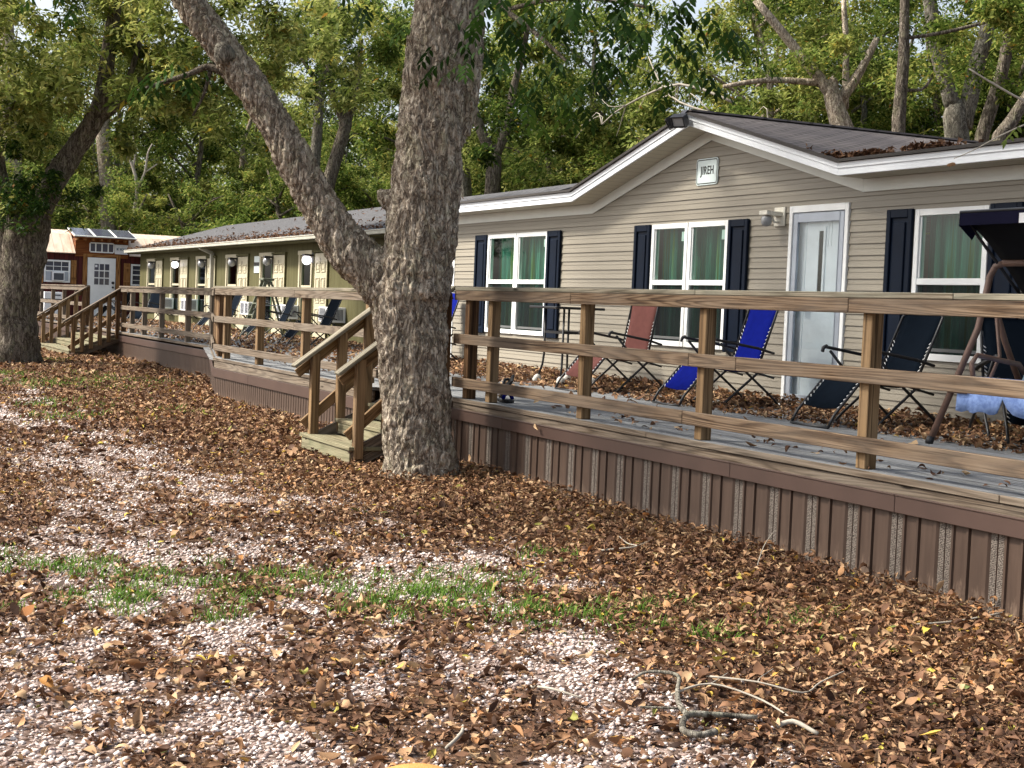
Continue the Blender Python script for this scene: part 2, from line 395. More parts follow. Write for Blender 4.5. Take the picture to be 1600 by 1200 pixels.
def rotm(rng, n, tilt=None):
    """random rotation matrices; tilt limits lean from horizontal"""
    q = rng.normal(size=(n, 4)); q /= np.linalg.norm(q, axis=1, keepdims=True)
    if tilt is not None:
        az = rng.uniform(0, 2*np.pi, n); t = np.abs(rng.normal(0, tilt, n)); a2 = rng.uniform(0, 2*np.pi, n)
        cz, sz = np.cos(az), np.sin(az)
        Rz = np.zeros((n, 3, 3)); Rz[:, 0, 0] = cz; Rz[:, 0, 1] = -sz; Rz[:, 1, 0] = sz; Rz[:, 1, 1] = cz; Rz[:, 2, 2] = 1
        ax = np.stack([np.cos(a2), np.sin(a2), np.zeros(n)], 1); c, s = np.cos(t), np.sin(t)
        K = np.zeros((n, 3, 3)); K[:, 0, 2] = ax[:, 1]; K[:, 1, 2] = -ax[:, 0]; K[:, 2, 0] = -ax[:, 1]; K[:, 2, 1] = ax[:, 0]
        Rt = np.eye(3)[None]+s[:, None, None]*K+(1-c)[:, None, None]*(K@K)
        return Rt@Rz
    w, x, y, z = q.T
    return np.stack([np.stack([1-2*(y*y+z*z), 2*(x*y-z*w), 2*(x*z+y*w)], 1), np.stack([2*(x*y+z*w), 1-2*(x*x+z*z), 2*(y*z-x*w)], 1), np.stack([2*(x*z-y*w), 2*(y*z+x*w), 1-2*(x*x+y*y)], 1)], 1)

def vnoise(x, y, seed=0):
    """smooth value noise on arrays"""
    r = np.random.default_rng(seed); T = r.random((256, 256))
    xi = np.floor(x).astype(int); yi = np.floor(y).astype(int); fx = x-xi; fy = y-yi
    fx = fx*fx*(3-2*fx); fy = fy*fy*(3-2*fy)
    g = lambda a, b: T[a % 256, b % 256]
    return (g(xi, yi)*(1-fx)+g(xi+1, yi)*fx)*(1-fy)+(g(xi, yi+1)*(1-fx)+g(xi+1, yi+1)*fx)*fy
def fbm(x, y, seed=0, o=4):
    s = 0; a = .5
    for k in range(o): s = s+a*vnoise(x*2**k, y*2**k, seed+k); a *= .5
    return s/.9375

# ------------------------------------------------------------------ ground
BARE = [(-5.0, .9, 1.3, .9, .5), (-6.3, 1.4, 1.2, .8, .5), (-5.9, 2.5, .9, .45, .45), (-9.3, 2.0, 1.9, .9, .55), (-8.8, 4.15, .75, .38, .95), (-7.5, 4.3, .5, .3, .7),
        (-4.45, 3.3, .5, .3, .55), (-5.0, 3.2, .35, .25, .4), (-15.3, 2.6, 3.2, .8, .5), (-19.5, 2.6, 3.5, .8, .55), (-11.5, 2.6, 2.0, .8, .45), (-4.9, 2.2, .6, .5, .35),
        (-6.2, 3.2, .6, .35, .35), (-25, 3.6, 3, .7, .4), (-4.2, 2.9, .5, .25, .5)]
def gravelzone(x, y):
    """how far into the open gravel yard, away from the leafy edge along the deck"""
    e = np.interp(x, [-40, -26, -20, -15, -12, -10, -8.5, -7, -5.5, -4], [4.3, 4.2, 4.0, 4.3, 4.5, 4.6, 4.7, 4.5, 3.9, 3.5])
    return np.clip((e-y)/.9, 0, 1)
def bare(x, y):
    wx = x+(fbm(x*1.3, y*1.3, 5)-.5)*1.0; wy = y+(fbm(x*1.3+9, y*1.3, 15)-.5)*.6
    n = fbm(wx*.8, wy*1.3, 33, 3)*.3+fbm(wx*2.8, wy*4.2, 43, 3)*.38+fbm(x*7, y*9, 53, 3)*.32
    b = np.zeros_like(x)
    for cx, cy, rx, ry, a in BARE: b = np.maximum(b, a*np.clip(1.35-((wx-cx)/rx)**2-((wy-cy)/ry)**2, 0, 1))
    m = n+b*.1-.505
    return np.clip(m*7+.42, 0, 1)*gravelzone(wx, wy)
def leafdens(x, y):
    n = fbm(x*1.7, y*1.7, 71); n2 = fbm(x*5, y*5, 171)
    return np.clip(1.0+(n-.5)*.4+(n2-.5)*.5-bare(x, y)*.62-gravelzone(x, y)*.4, .05, 1.1)
def gh(x, y):
    """gentle ground relief, leaf drift against the skirting"""
    near = np.clip((y-4.4)/1.4, 0, 1)
    return (fbm(x*.7, y*.7, 91)-.5)*.05+near*.02-.02
gx = np.concatenate([[-400, -200, -120, -80, -60, -50], np.arange(-42, -2.0, .12), [-1, 0, 3, 8, 20, 60, 200, 400]])
gy = np.concatenate([[-400, -150, -60, -25, -10, -5, -2.5], np.arange(-1.2, 8, .12), [9, 11, 14, 18, 25, 40, 80, 200, 400]])
X, Y = np.meshgrid(gx, gy, indexing='ij')
inn = (X > -42) & (X < -2) & (Y > -1.2) & (Y < 8)
Z = np.where(inn, gh(X, Y), -.02)
nx, ny = X.shape; idx = np.arange(nx*ny).reshape(nx, ny)
F = np.stack([idx[:-1, :-1], idx[1:, :-1], idx[1:, 1:], idx[:-1, 1:]], -1).reshape(-1, 4)
g = N('dirt_and_gravel')
a = g.n('Attribute', attribute_name='tint').outputs['Fac']; v = g.uv(obj=True)
f = g.noise(v, 6, 8, .7); sp = g.noise(v, 55, 5, .7); cell = g.voro(v, 48, 'F1'); cc = g.n('SeparateColor', color=g.n('TexVoronoi', vector=v, scale=48.0).outputs['Color']).outputs[0]
dirt = g.ramp(g.math('ADD', g.math('MULTIPLY', f, .5), g.math('MULTIPLY', sp, .5)), [(.3, (.035, .02, .014)), (.55, (.1, .058, .036)), (.75, (.2, .125, .08))])
grav = g.ramp(g.math('ADD', g.math('MULTIPLY', cc, .6), g.math('MULTIPLY', sp, .4)), [(.25, (.055, .033, .024)), (.5, (.15, .105, .085)), (.7, (.3, .23, .2)), (.88, (.56, .49, .44))])
mk = g.math('ADD', a, g.math('MULTIPLY', g.math('SUBTRACT', sp, .5), 1.1))
mk = g.math('ADD', mk, g.math('MULTIPLY', g.math('SUBTRACT', f, .5), 1.2))
col = g.mix(g.ramp(mk, [(.28, (0, 0, 0)), (.55, (.95, .95, .95))]), dirt, grav)
MT['ground'] = g.fin(col, .95, g.bump(g.math('ADD', g.math('MULTIPLY', cell, -1.0), sp), .6, .02), .1)
gr = np_mesh('ground', np.stack([X.ravel(), Y.ravel(), Z.ravel()], 1), F, MT['ground'], np.where(inn, np.clip(bare(X, Y)*1.0+gravelzone(X, Y)*.12, 0, 1), .1).ravel(), smooth=True)
setp(gr, 'brown leaf strewn yard with pale gravel showing through', None, None, 'structure')

# scatter of curled leaves ------------------------------------------------
def leaf_verts(rng, n, size, nl=4):
    """(n, 3*(nl+1), 3) curled ovate leaves + faces"""
    t = np.linspace(0, 1, nl+1); prof = np.array([.12, .85, 1.0, .62, .03]) if nl == 4 else np.array([.1, 1., .05])
    ln = size*np.clip(rng.lognormal(-.1, .34, n), .3, 1.6); wd = ln*rng.uniform(.34, .62, n)
    bend = rng.normal(0, 1.1, n); fold = rng.normal(.4, .55, n); tw = rng.normal(0, .9, n)
    V = np.zeros((n, nl+1, 3, 3))
    for k in range(nl+1):
        s = t[k]-.5; ang = bend*s*2
        cx = np.where(np.abs(bend) > .05, np.sin(ang)/np.where(np.abs(bend) > .05, bend*2, 1), s)*ln; cz = np.where(np.abs(bend) > .05, (1-np.cos(ang))/np.where(np.abs(bend) > .05, bend*2, 1), 0)*ln
        w = wd*prof[k]*.5; tk = tw*s
        for j, sg in enumerate((-1, 0, 1)):
            V[:, k, j, 0] = cx+rng.normal(0, .02, n)*ln
            V[:, k, j, 1] = sg*w*np.cos(tk)*np.cos(fold)*1.1
            V[:, k, j, 2] = cz+abs(sg)*w*np.sin(fold)*1.2+sg*w*np.sin(tk)
    fs = []
    for k in range(nl):
        for j in range(2):
            b = k*3+j; fs.append((b, b+3, b+4, b+1))
    return V.reshape(n, -1, 3), np.array(fs)
def scatter(rng, P, size, tilt, nl=4):
    n = len(P); V, fs = leaf_verts(rng, n, size, nl); R = rotm(rng, n, tilt)
    V = np.einsum('nij,nkj->nki', R, V)
    V[:, :, 2] -= V[:, :, 2].min(1, keepdims=True)*.75
    V += P[:, None, :]
    m = V.shape[1]; F = (fs[None]+(np.arange(n)*m)[:, None, None]).reshape(-1, 4)
    return V.reshape(-1, 3), F, m
def merge(parts):
    Vs, Fs, Ts = [], [], []; o = 0
    for V, F, T in parts:
        Vs.append(V); Fs.append(F+o); Ts.append(T); o += len(V)
    return np.concatenate(Vs), np.concatenate(Fs), np.concatenate(Ts)
rng = np.random.default_rng(11)
def in_view(x, y, pad=1.08):
    d = x*fw.x+y*fw.y; l = x*r0.x+y*r0.y
    return (d > 4.2) & (np.abs(l) < d*.3404*pad+.25)
def edge_y(x):
    """front line of the skirting"""
    return np.where(x > -22.3, 5.83, np.where(x > -27.3, 5.83+(-22.3-x)*.228, 6.97))
parts = []
for (x0, x1, y0, y1, dn, sz, nl) in [(-14, -3.6, .2, 5.95, 1150, .054, 4), (-14, -3.6, .2, 5.95, 1700, .021, 2), (-25, -14, 1.8, 6.6, 520, .072, 4), (-25, -14, 1.8, 6.6, 260, .04, 2), (-42, -25, 3.0, 7.0, 230, .1, 2), (-62, -42, 3.5, 9, 60, .17, 2)]:
    n = int((x1-x0)*(y1-y0)*dn); x = rng.uniform(x0, x1, n); y = rng.uniform(y0, y1, n)
    L = leafdens(x, y); k = (rng.random(n) < L) & in_view(x, y) & (y < edge_y(x)-.01) & ~((np.hypot(x+12.48, y-5.14) < .33))
    x, y, L = x[k], y[k], L[k]
    pile = np.clip((y-edge_y(x)+.5)/.5, 0, 1)*.07+np.clip((.75-np.hypot(x+12.48, y-5.14))/.4, 0, 1)*.06
    P = np.stack([x, y, gh(x, y)+rng.random(len(x))**1.5*.045*L+rng.random(len(x))*pile], 1)
    V, F, m = scatter(rng, P, sz, .5 if sz > .03 else .3, nl)
    t = np.clip(rng.beta(1.5, 1.7, len(x))*.95+(fbm(x*.8, y*.8, 44)-.5)*.3+np.clip((y-4)/2, 0, 1)*.06, 0, .9)
    sp_ = rng.random(len(x)); t = np.where(sp_ > .965, rng.uniform(.9, 1, len(x)), t)
    parts.append((V, F, np.repeat(t, m)))
V, F, T = merge(parts)
ll = np_mesh('leaf_litter', V, F, MT['litter'], T); setp(ll, 'dry brown fallen leaves carpeting the yard', None, None, 'stuff')
# pebbles
Pn, Fn, Tn = [], [], []
oct_v = np.array([(1, 0, 0), (-1, 0, 0), (0, 1, 0), (0, -1, 0), (0, 0, 1), (0, 0, -1)], float)
ico = [(0, 2, 4), (2, 1, 4), (1, 3, 4), (3, 0, 4), (2, 0, 5), (1, 2, 5), (3, 1, 5), (0, 3, 5)]
def pebbles(x, y, s):
    n = len(x); A = oct_v[None]*rng.uniform(.55, 1.25, (n, 6, 1))*s[:, None, None]; A[:, :, 2] *= .6
    A = np.einsum('nij,nkj->nki', rotm(rng, n, .3), A)+np.stack([x, y, gh(x, y)+s*.2], 1)[:, None]
    return A.reshape(-1, 3), (np.array(ico)[None]+(np.arange(n)*6)[:, None, None]).reshape(-1, 3)
pp = []
for (x0, x1, y0, y1, dn, smin, smax) in [(-9.5, -3.6, .2, 5.2, 2300, .005, .02), (-16, -9.5, .8, 5.0, 900, .008, .022), (-26, -16, 1.5, 5.2, 260, .014, .034)]:
    n = int((x1-x0)*(y1-y0)*dn); x = rng.uniform(x0, x1, n); y = rng.uniform(y0, y1, n)
    k = in_view(x, y) & (rng.random(n) < np.clip(bare(x, y)*1.1+.12*gravelzone(x, y), 0, 1)); x, y = x[k], y[k]
    V, F = pebbles(x, y, smin+(smax-smin)*rng.random(len(x))**2.2)
    pp.append((V, F, np.repeat(np.clip(rng.beta(2.2, 2.0, len(x)), 0, 1), 6)))
V, F, T = merge(pp)
pb = np_mesh('gravel', V, F, MT['pebble'], T); setp(pb, 'white limestone gravel in the bare patches', None, None, 'stuff')
# grass
TUFT = [(-8.64, 1.29, 1), (-7.6, 1.38, 1.2), (-8.28, 1.99, 1), (-8.04, 2.18, .8), (-8.05, 2.55, .5), (-7.15, 2.5, .9), (-7.4, 2.88, 1.2), (-7.51, 3.21, 1.9), (-7.82, 3.55, 1.1), (-7.03, 3.01, .8), (-7.26, 3.48, 1),
        (-6.76, 3.39, .9), (-6.86, 3.67, .9), (-6.58, 3.81, .9), (-6.82, 4.15, .7), (-8.42, 4.44, .6), (-6.16, 4.23, .6), (-6.27, 4.7, .6), (-26.24, 3.93, 2.4), (-25.21, 4.59, 2.6), (-26.0, 5.3, 1.8), (-20.1, 4.08, .8), (-33.2, 5.2, 1.2), (-7.9, 1.7, 1), (-7.6, 2.3, .7), (-8.6, 1.6, .9), (-7.3, 1.9, .6), (-8.9, .9, 1), (-27.5, 4.4, 2.0), (-21.5, 3.4, 1), (-18.5, 3.6, .6)]
bx, by, bh, bt = [], [], [], []
for cx, cy, a in TUFT:
    far = cx < -15
    n = int(210*a); s = (.5 if far else .15)*math.sqrt(a)
    for sub in range(7):
        ox, oy = rng.normal(0, s*1.2, 2)*np.array([.8, 1]); m = n//7
        bx.append(cx+ox+rng.normal(0, s*.35, m)); by.append(cy+oy+rng.normal(0, s*.35, m)); bh.append(rng.uniform(.03, .1, m)*(1.3 if far else 1))
n = 900; x = rng.uniform(-9.3, -5.8, n); y = 1.2+(x+9.3)*.95+rng.normal(0, .55, n)
bx.append(x); by.append(y); bh.append(rng.uniform(.015, .06, n))
bx, by, bh = map(np.concatenate, (bx, by, bh)); n = len(bx)
az = rng.uniform(0, 2*np.pi, n); lean = rng.uniform(.2, 1.5, n); w = np.where(bx < -15, .007, .0032)
dx, dy = np.cos(az), np.sin(az); z0 = gh(bx, by)-.005
V = np.zeros((n, 6, 3))
for k, (t, ww) in enumerate(((0, 1), (.55, .85), (1, .08))):
    px = bx+dx*lean*bh*t*t; py = by+dy*lean*bh*t*t; pz = z0+bh*t*(1-.25*lean*t)
    V[:, 2*k] = np.stack([px-dy*w*ww, py+dx*w*ww, pz], 1); V[:, 2*k+1] = np.stack([px+dy*w*ww, py-dx*w*ww, pz], 1)
F = (np.array([(0, 1, 3, 2), (2, 3, 5, 4)])[None]+(np.arange(n)*6)[:, None, None]).reshape(-1, 4)
go = np_mesh('grass', V.reshape(-1, 3), F, MT['grass'], np.repeat(np.clip(rng.normal(.5, .25, n), 0, 1), 6)); setp(go, 'short green grass tufts poking through leaves', None, None, 'stuff')

# ------------------------------------------------------------------ taupe mobile home
YW = 9.4; HX0, HX1 = -21.72, -4.0; GC = -14.48; GH = 2.73; SL = .265
house = thing('mobile_home', (-13, 9.4, 0), 'taupe vinyl sided mobile home with white gable trim and navy shutters', 'house')
# openings: (x0,x1,z0,z1)
WIN = [(-20.4, -19.45, 1.19, 2.61), (-19.42, -18.46, 1.19, 2.61), (-15.68, -14.9, 1.19, 2.61), (-14.86, -14.06, 1.19, 2.61), (-10.97, -10.04, 1.24, 2.6)]
DOOR = (-12.92, -11.95, .66, 2.72)
OPEN = WIN+[DOOR]
m = MB(); z = .6; E_ = .1143
while z < 3.62:
    zb = [z, z+E_]
    for o in OPEN:
        for q in (o[2], o[3]):
            if z < q < z+E_: zb.append(q)
    zb = sorted(zb)
    for a, b in zip(zb[:-1], zb[1:]):
        x0, x1 = HX0+.06, HX1
        if a > 2.86:
            hw = GH-(a-2.86)/SL*1.0+.1
            if hw <= .05: continue
            x0, x1 = GC-hw, GC+hw
        segs = [(x0, x1)]
        for o in OPEN:
            if a >= o[2]-1e-4 and b <= o[3]+1e-4:
                ns = []
                for s0, s1 in segs:
                    if o[1] <= s0 or o[0] >= s1: ns.append((s0, s1))
                    else:
                        if o[0] > s0: ns.append((s0, o[0]))
                        if o[1] < s1: ns.append((o[1], s1))
                segs = ns
        yf = lambda q: YW-.002-.014*(1-(q-z)/E_)
        for s0, s1 in segs:
            m.quad([(s0, yf(a), a), (s1, yf(a), a), (s1, yf(b), b), (s0, yf(b), b)])
            if a == z:
                m.quad([(s0, YW, a), (s1, YW, a), (s1, yf(a), a), (s0, yf(a), a)])
                if b-a > .03:   # moulded rib across each course
                    zz = a+.062
                    m.box((s0, yf(zz)-.004, zz), (s1, yf(zz)+.003, zz+.006))
    z += E_
m.box((HX0+.02, YW+.02, .1), (HX0+.1, 16.6, 3.0)); m.box((HX1-.1, YW+.05, .1), (HX1, 16.6, 3.0)); m.box((HX0+.12, 16.5, .1), (HX1-.12, 16.6, 3.0))
m.build('wall', MT['siding'], house)
MB().box((HX0-.02, YW-.022, .6), (HX0+.075, YW+.05, 2.82)).build('corner_trim', MT['trim'], house, .004)
MB().box((HX0+.05, YW-.024, .55), (HX1, YW+.02, .612)).build('starter_strip', MT['trimbrown'], house)
def gpoly(zt, x0, x1, hw=GH, dz=0):
    return [(x0, zt), (GC-hw, zt), (GC, zt+hw*SL), (GC+hw, zt), (x1, zt)]
def strip(m, top, bot, y0, y1, mat=0):
    for (a, b, c, d) in zip(top[:-1], top[1:], bot[1:], bot[:-1]):
        m.poly([(a[0], y0, a[1]), (d[0], y0, d[1]), (c[0], y0, c[1]), (b[0], y0, b[1])], (0, y1-y0, 0), mat)
RX0, RX1 = -22.0, -3.9; YF = 9.06
m = MB(); strip(m, gpoly(3.07, RX0, RX1), gpoly(2.945, RX0, RX1), YF, YF+.025)
strip(m, gpoly(3.068, RX0-.004, RX1), gpoly(3.012, RX0-.004, RX1), YF-.012, YF-.001)
m.box((RX0, YF+.026, 2.945), (RX0+.02, 16.9, 3.07))
m.build('fascia', MT['fascia'], house, .003)
m = MB(); strip(m, gpoly(2.952, RX0+.02, RX1), gpoly(2.94, RX0+.02, RX1), YF+.026, YW+.02); m.build('soffit', MT['soffit'], house)
m = MB(); strip(m, gpoly(2.938, HX0+.08, HX1), gpoly(2.81, HX0+.08, HX1), YW-.03, YW-.017)
m.build('frieze', MT['frieze'], house, .003)
# roof
RP = .166; YR = 13.0
m = MB()
def slab(m, P, mat=0, th=.03, uvo=0):
    """P four corners: eave a, eave b, ridge b, ridge a"""
    P = [Vector(p) for p in P]; n = (P[1]-P[0]).cross(P[3]-P[0]).normalized()*th
    L = (P[1]-P[0]).length; H = (P[3]-P[0]).length
    uvq = [(0, 0), (L, 0), (L, H), (0, H)]
    T_ = [p+n for p in P]
    m.add(P+T_, [(3, 2, 1, 0), (4, 5, 6, 7), (0, 1, 5, 4), (1, 2, 6, 5), (2, 3, 7, 6), (3, 0, 4, 7)], [uvq, uvq]+[[(0, 0), (L, 0), (L, th), (0, th)]]*4, mat)
zr = 3.075+RP*(YR-YF)
gzz = 3.076+GH*SL; xo = (gzz-zr)/SL
slab(m, [(RX0-.03, YF-.03, 3.07), (GC-GH, YF-.03, 3.07), (GC-GH, YR, zr), (RX0-.03, YR, zr)])
slab(m, [(GC+GH, YF-.03, 3.07), (RX1, YF-.03, 3.07), (RX1, YR, zr), (GC+GH, YR, zr)])
for s_ in (-1, 1):
    tri = [Vector((GC+s_*GH, YF, 3.1)), Vector((GC+s_*xo, YR, zr+.03)), Vector((GC+s_*GH, YR, zr+.03))]
    m.add(tri, [(0, 1, 2)], [[(p.x, p.y) for p in tri]])
slab(m, [(RX1, 16.95, 3.07), (RX0-.03, 16.95, 3.07), (RX0-.03, YR, zr-.002), (RX1, YR, zr-.002)])
gz = 3.076+GH*SL
slab(m, [(GC-GH-.01, YR+.5, 3.074), (GC-GH-.01, YF-.035, 3.074), (GC, YF-.035, gz), (GC, YR+.5, gz)])
slab(m, [(GC+GH+.01, YF-.035, 3.074), (GC+GH+.01, YR+.5, 3.074), (GC, YR+.5, gz), (GC, YF-.035, gz)])
m.beam((GC, YF-.037, gz+.03), (GC, YR+.5, gz+.03), .22, .02)
m.build('roof', MT['shingle'], house)
m = MB(); strip(m, gpoly(3.1, RX0-.03, RX1), gpoly(3.071, RX0-.03, RX1), YF-.045, YF-.036); m.build('drip_edge', MT['edge'], house)
# windows
for k, (x0, x1, z0, z1) in enumerate(WIN):
    m = MB(); fw_ = .05; y = YW-.03; zm = (z0+z1)/2
    for (a, b) in (((x0-.01, y, z0-.01), (x0+fw_, YW+.05, z1+.01)), ((x1-fw_, y, z0-.01), (x1+.01, YW+.05, z1+.01)),
                   ((x0+fw_, y, z1-fw_), (x1-fw_, YW+.05, z1+.01)), ((x0+fw_, y-.006, z0-.012), (x1-fw_, YW+.05, z0+fw_)), ((x0+fw_, y+.004, zm-.005), (x1-fw_, YW+.05, zm+.055))):
        m.box(a, b)
    m.box((x0+fw_, y+.016, zm+.06), (x0+fw_+.02, YW+.04, z1-fw_)); m.box((x1-fw_-.02, y+.016, zm+.06), (x1-fw_, YW+.04, z1-fw_))
    m.box((x0+fw_, y+.03, z0+fw_+.02), (x1-fw_, YW+.05, z0+fw_+.05))
    w = m.build('window', MT['trim'], house, .003)
    MB().quad([(x0+fw_, YW, zm+.02), (x1-fw_, YW, zm+.02), (x1-fw_, YW, z1-fw_), (x0+fw_, YW, z1-fw_)]).build('pane', MT['glass'], w)
    MB().quad([(x0+fw_, YW+.02, z0+fw_), (x1-fw_, YW+.02, z0+fw_), (x1-fw_, YW+.02, zm), (x0+fw_, YW+.02, zm)]).build('pane', MT['glass'], w)
    MB().quad([(x0+fw_, YW-.004, z0+fw_), (x1-fw_, YW-.004, z0+fw_), (x1-fw_, YW-.004, zm-.006), (x0+fw_, YW-.004, zm-.006)]).build('insect_screen', MT['screen'], w)
    m = MB(); n = 60; vs = []
    for i in range(n+1):
        x = x0-.02+(x1-x0+.04)*i/n; yy = YW+.17+.03*math.sin(i*.85+k)+.02*math.sin(i*.33+2*k)
        vs += [(x, yy, z0-.05), (x, yy, z1+.02)]
    m.add(vs, [(2*i, 2*i+2, 2*i+3, 2*i+1) for i in range(n)], None, 0, True); m.build('curtain', MT['curtain'], w)
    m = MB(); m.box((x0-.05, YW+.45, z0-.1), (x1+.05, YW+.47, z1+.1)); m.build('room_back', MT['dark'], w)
    if k in (1, 2, 3): MB().box((x1-fw_-.11, YW+.004, z1-.2), (x1-fw_-.03, YW+.006, z1-.09)).build('sticker', MT['acwhite'], w)
# shutters
for x0, x1 in ((-20.83, -20.43), (-18.44, -18.05), (-16.08, -15.71), (-14.03, -13.65), (-11.36, -11.0), (-10.0, -9.62)):
    m = MB(); z0, z1 = 1.16, 2.62; y = YW-.017; zm = 1.75
    m.box((x0, y-.012, z0), (x1, y, z1))
    for a, b in (((x0, z0), (x0+.06, z1)), ((x1-.06, z0), (x1, z1)), ((x0+.06, z0), (x1-.06, z0+.08)), ((x0+.06, z1-.08), (x1-.06, z1)), ((x0+.06, zm-.04), (x1-.06, zm+.04))):
        m.box((a[0], y-.035, a[1]), (b[0], y-.0125, b[1]))
    for a, b in ((z0+.12, zm-.08), (zm+.08, z1-.12)): m.box((x0+.1, y-.028, a), (x1-.1, y-.0125, b))
    m.build('shutter', MT['shutter'], house, .006)
# door
x0, x1, z0, z1 = DOOR
m = MB(); y = YW-.035
m.box((x0-.0, y, z0), (x0+.055, YW+.12, z1)); m.box((x1-.055, y, z0), (x1, YW+.12, z1)); m.box((x0+.055, y, z1-.07), (x1-.055, YW+.12, z1)); m.box((x0-.01, y-.02, z0-.03), (x1+.01, YW+.12, z0+.03))
dr = m.build('front_door', MT['trim'], house, .004)
m = MB(); a, b = x0+.057, x1-.057; y = YW-.02
m.box((a, y, z0+.035), (a+.075, YW+.01, z1-.075)); m.box((b-.1, y, z0+.035), (b, YW+.01, z1-.075)); m.box((a+.075, y, z1-.17), (b-.1, YW+.01, z1-.075)); m.box((a+.075, y, z0+.035), (b-.1, YW+.01, z0+.12))
m.box((b-.035, y-.012, z0+.04), (b-.01, y-.001, z1-.08)); m.box((b-.1, y-.006, z0+.04), (b-.088, y-.001, z1-.08))
m.build('storm_frame', MT['alu'], dr, .003)
MB().quad([(a+.075, YW-.005, z0+.12), (b-.1, YW-.005, z0+.12), (b-.1, YW-.005, z1-.17), (a+.075, YW-.005, z1-.17)]).build('storm_glass', MT['doorglass'], dr)
m = MB(); m.box((a-.02, YW+.05, z0+.03), (b+.02, YW+.09, z1-.07))
xw = (x0+x1)/2-.02
for q in ((xw-.065, 1.72, xw-.035, 2.5), (xw+.035, 1.72, xw+.065, 2.5), (xw-.035, 2.46, xw+.035, 2.5), (xw-.035, 1.72, xw+.035, 1.76)): m.box((q[0], YW+.036, q[1]), (q[2], YW+.0495, q[3]))
m.box((x0+.2, YW+.044, .75), (x0+.206, YW+.0495, 2.6)); m.box((xw+.1, YW+.046, 2.3), (xw+.104, YW+.0495, 2.62)); m.box((xw+.15, YW+.046, 2.3), (xw+.154, YW+.0495, 2.62)); m.box((xw+.104, YW+.046, 2.3), (xw+.15, YW+.0495, 2.304))
m.build('door_leaf', MT['doorpaint'], dr)
MB().box((xw-.034, YW+.042, 1.762), (xw+.034, YW+.049, 2.458)).build('slit_window', MT['dark'], dr)
MB().box((x0+.2, YW-.045, 1.66), (x0+.29, YW-.006, 1.76)).box((x0+.215, YW-.055, 1.7), (x0+.235, YW-.046, 1.74)).build('handle', MT['black'], dr, .006)
# leaves lying on the roofs
def roof_leaves(name, label, P, size, tint=(.25, .6)):
    V, F, mm = scatter(rng, np.array(P), size, .5, 2)
    o = np_mesh(name, V, F, MT['litter'], np.repeat(rng.uniform(*tint, len(P)), mm)); return setp(o, label, None, None, 'stuff')
P = []
for (xa, xb, dens, dp) in ((-11.95, -11.15, 300, .22), (-10.85, -10.3, 200, .2), (-12.3, -10.2, 60, .6)):
    for _ in range(dens):
        x = rng.uniform(xa, xb); yy = YF-.02+rng.random()**1.7*dp
        zz = max(3.1+RP*(yy-YF), (gz-SL*(x-GC)+.02) if x < GC+GH else 0)
        P.append((x, yy, zz+rng.random()*.045*(1-(yy-YF)/max(dp, .1))))
roof_leaves('leaf_drift', 'brown leaves drifted along the eave of the taupe home', P, .075, (.12, .6))

# house number board, lamps
sg = thing('sign', (-14.54, 9.36, 3.18), 'small white square sign reading JIREH under the gable', 'sign')
def rrect(x0, x1, z0, z1, r, y, n=4):
    P = []
    for cx, cz, a in ((x1-r, z1-r, 0), (x0+r, z1-r, 90), (x0+r, z0+r, 180), (x1-r, z0+r, 270)):
        for k in range(n+1): q = rad(a+90*k/n); P.append((cx+r*math.cos(q), y, cz+r*math.sin(q)))
    return P
a = (-14.76, -14.32, 3.035, 3.335)
MB().poly(rrect(*a, .035, YW-.026), (0, .012, 0)).build('board', MT['sign'], sg)
m = MB(); i_ = rrect(a[0]+.022, a[1]-.022, a[2]+.022, a[3]-.022, .02, YW-.0285); o_ = rrect(a[0]+.012, a[1]-.012, a[2]+.012, a[3]-.012, .028, YW-.0285); n = len(i_)
m.add(i_+o_, [(k, (k+1) % n, n+(k+1) % n, n+k) for k in range(n)]); m.build('border', MT['ink'], sg)
def letters(name, txt, loc, w, h, rot, parent, mat, bold=.012):
    cu = bpy.data.curves.new('lettering', 'FONT'); cu.body = txt; cu.extrude = .0015; cu.offset = bold; cu.space_character = 1.12; cu.align_x = 'CENTER'; cu.align_y = 'CENTER'
    t = bpy.data.objects.new('lettering', cu); C.objects.link(t)
    bpy.context.view_layer.update()
    me = bpy.data.meshes.new_from_object(t.evaluated_get(bpy.context.evaluated_depsgraph_get()))
    bpy.data.objects.remove(t); bpy.data.curves.remove(cu)
    V = np.array([v.co[:] for v in me.vertices]); lo, hi = V.min(0), V.max(0)
    V = (V-(lo+hi)/2)*np.array([w/(hi[0]-lo[0]), h/(hi[1]-lo[1]), 1])
    R = np.array(Matrix(rot)); V = V@R.T+np.array(loc)-np.array(LOC[parent.name])
    for v, p in zip(me.vertices, V): v.co = p
    me.materials.clear(); me.materials.append(mat)
    o = bpy.data.objects.new(name, me); C.objects.link(o); under(o, parent); return o
FRONT = ((1, 0, 0), (0, 0, -1), (0, 1, 0))      # text readable from -Y
letters('lettering', 'JIREH', (-14.54, YW-.0285, 3.185), .27, .125, FRONT, sg, MT['ink'], .014)

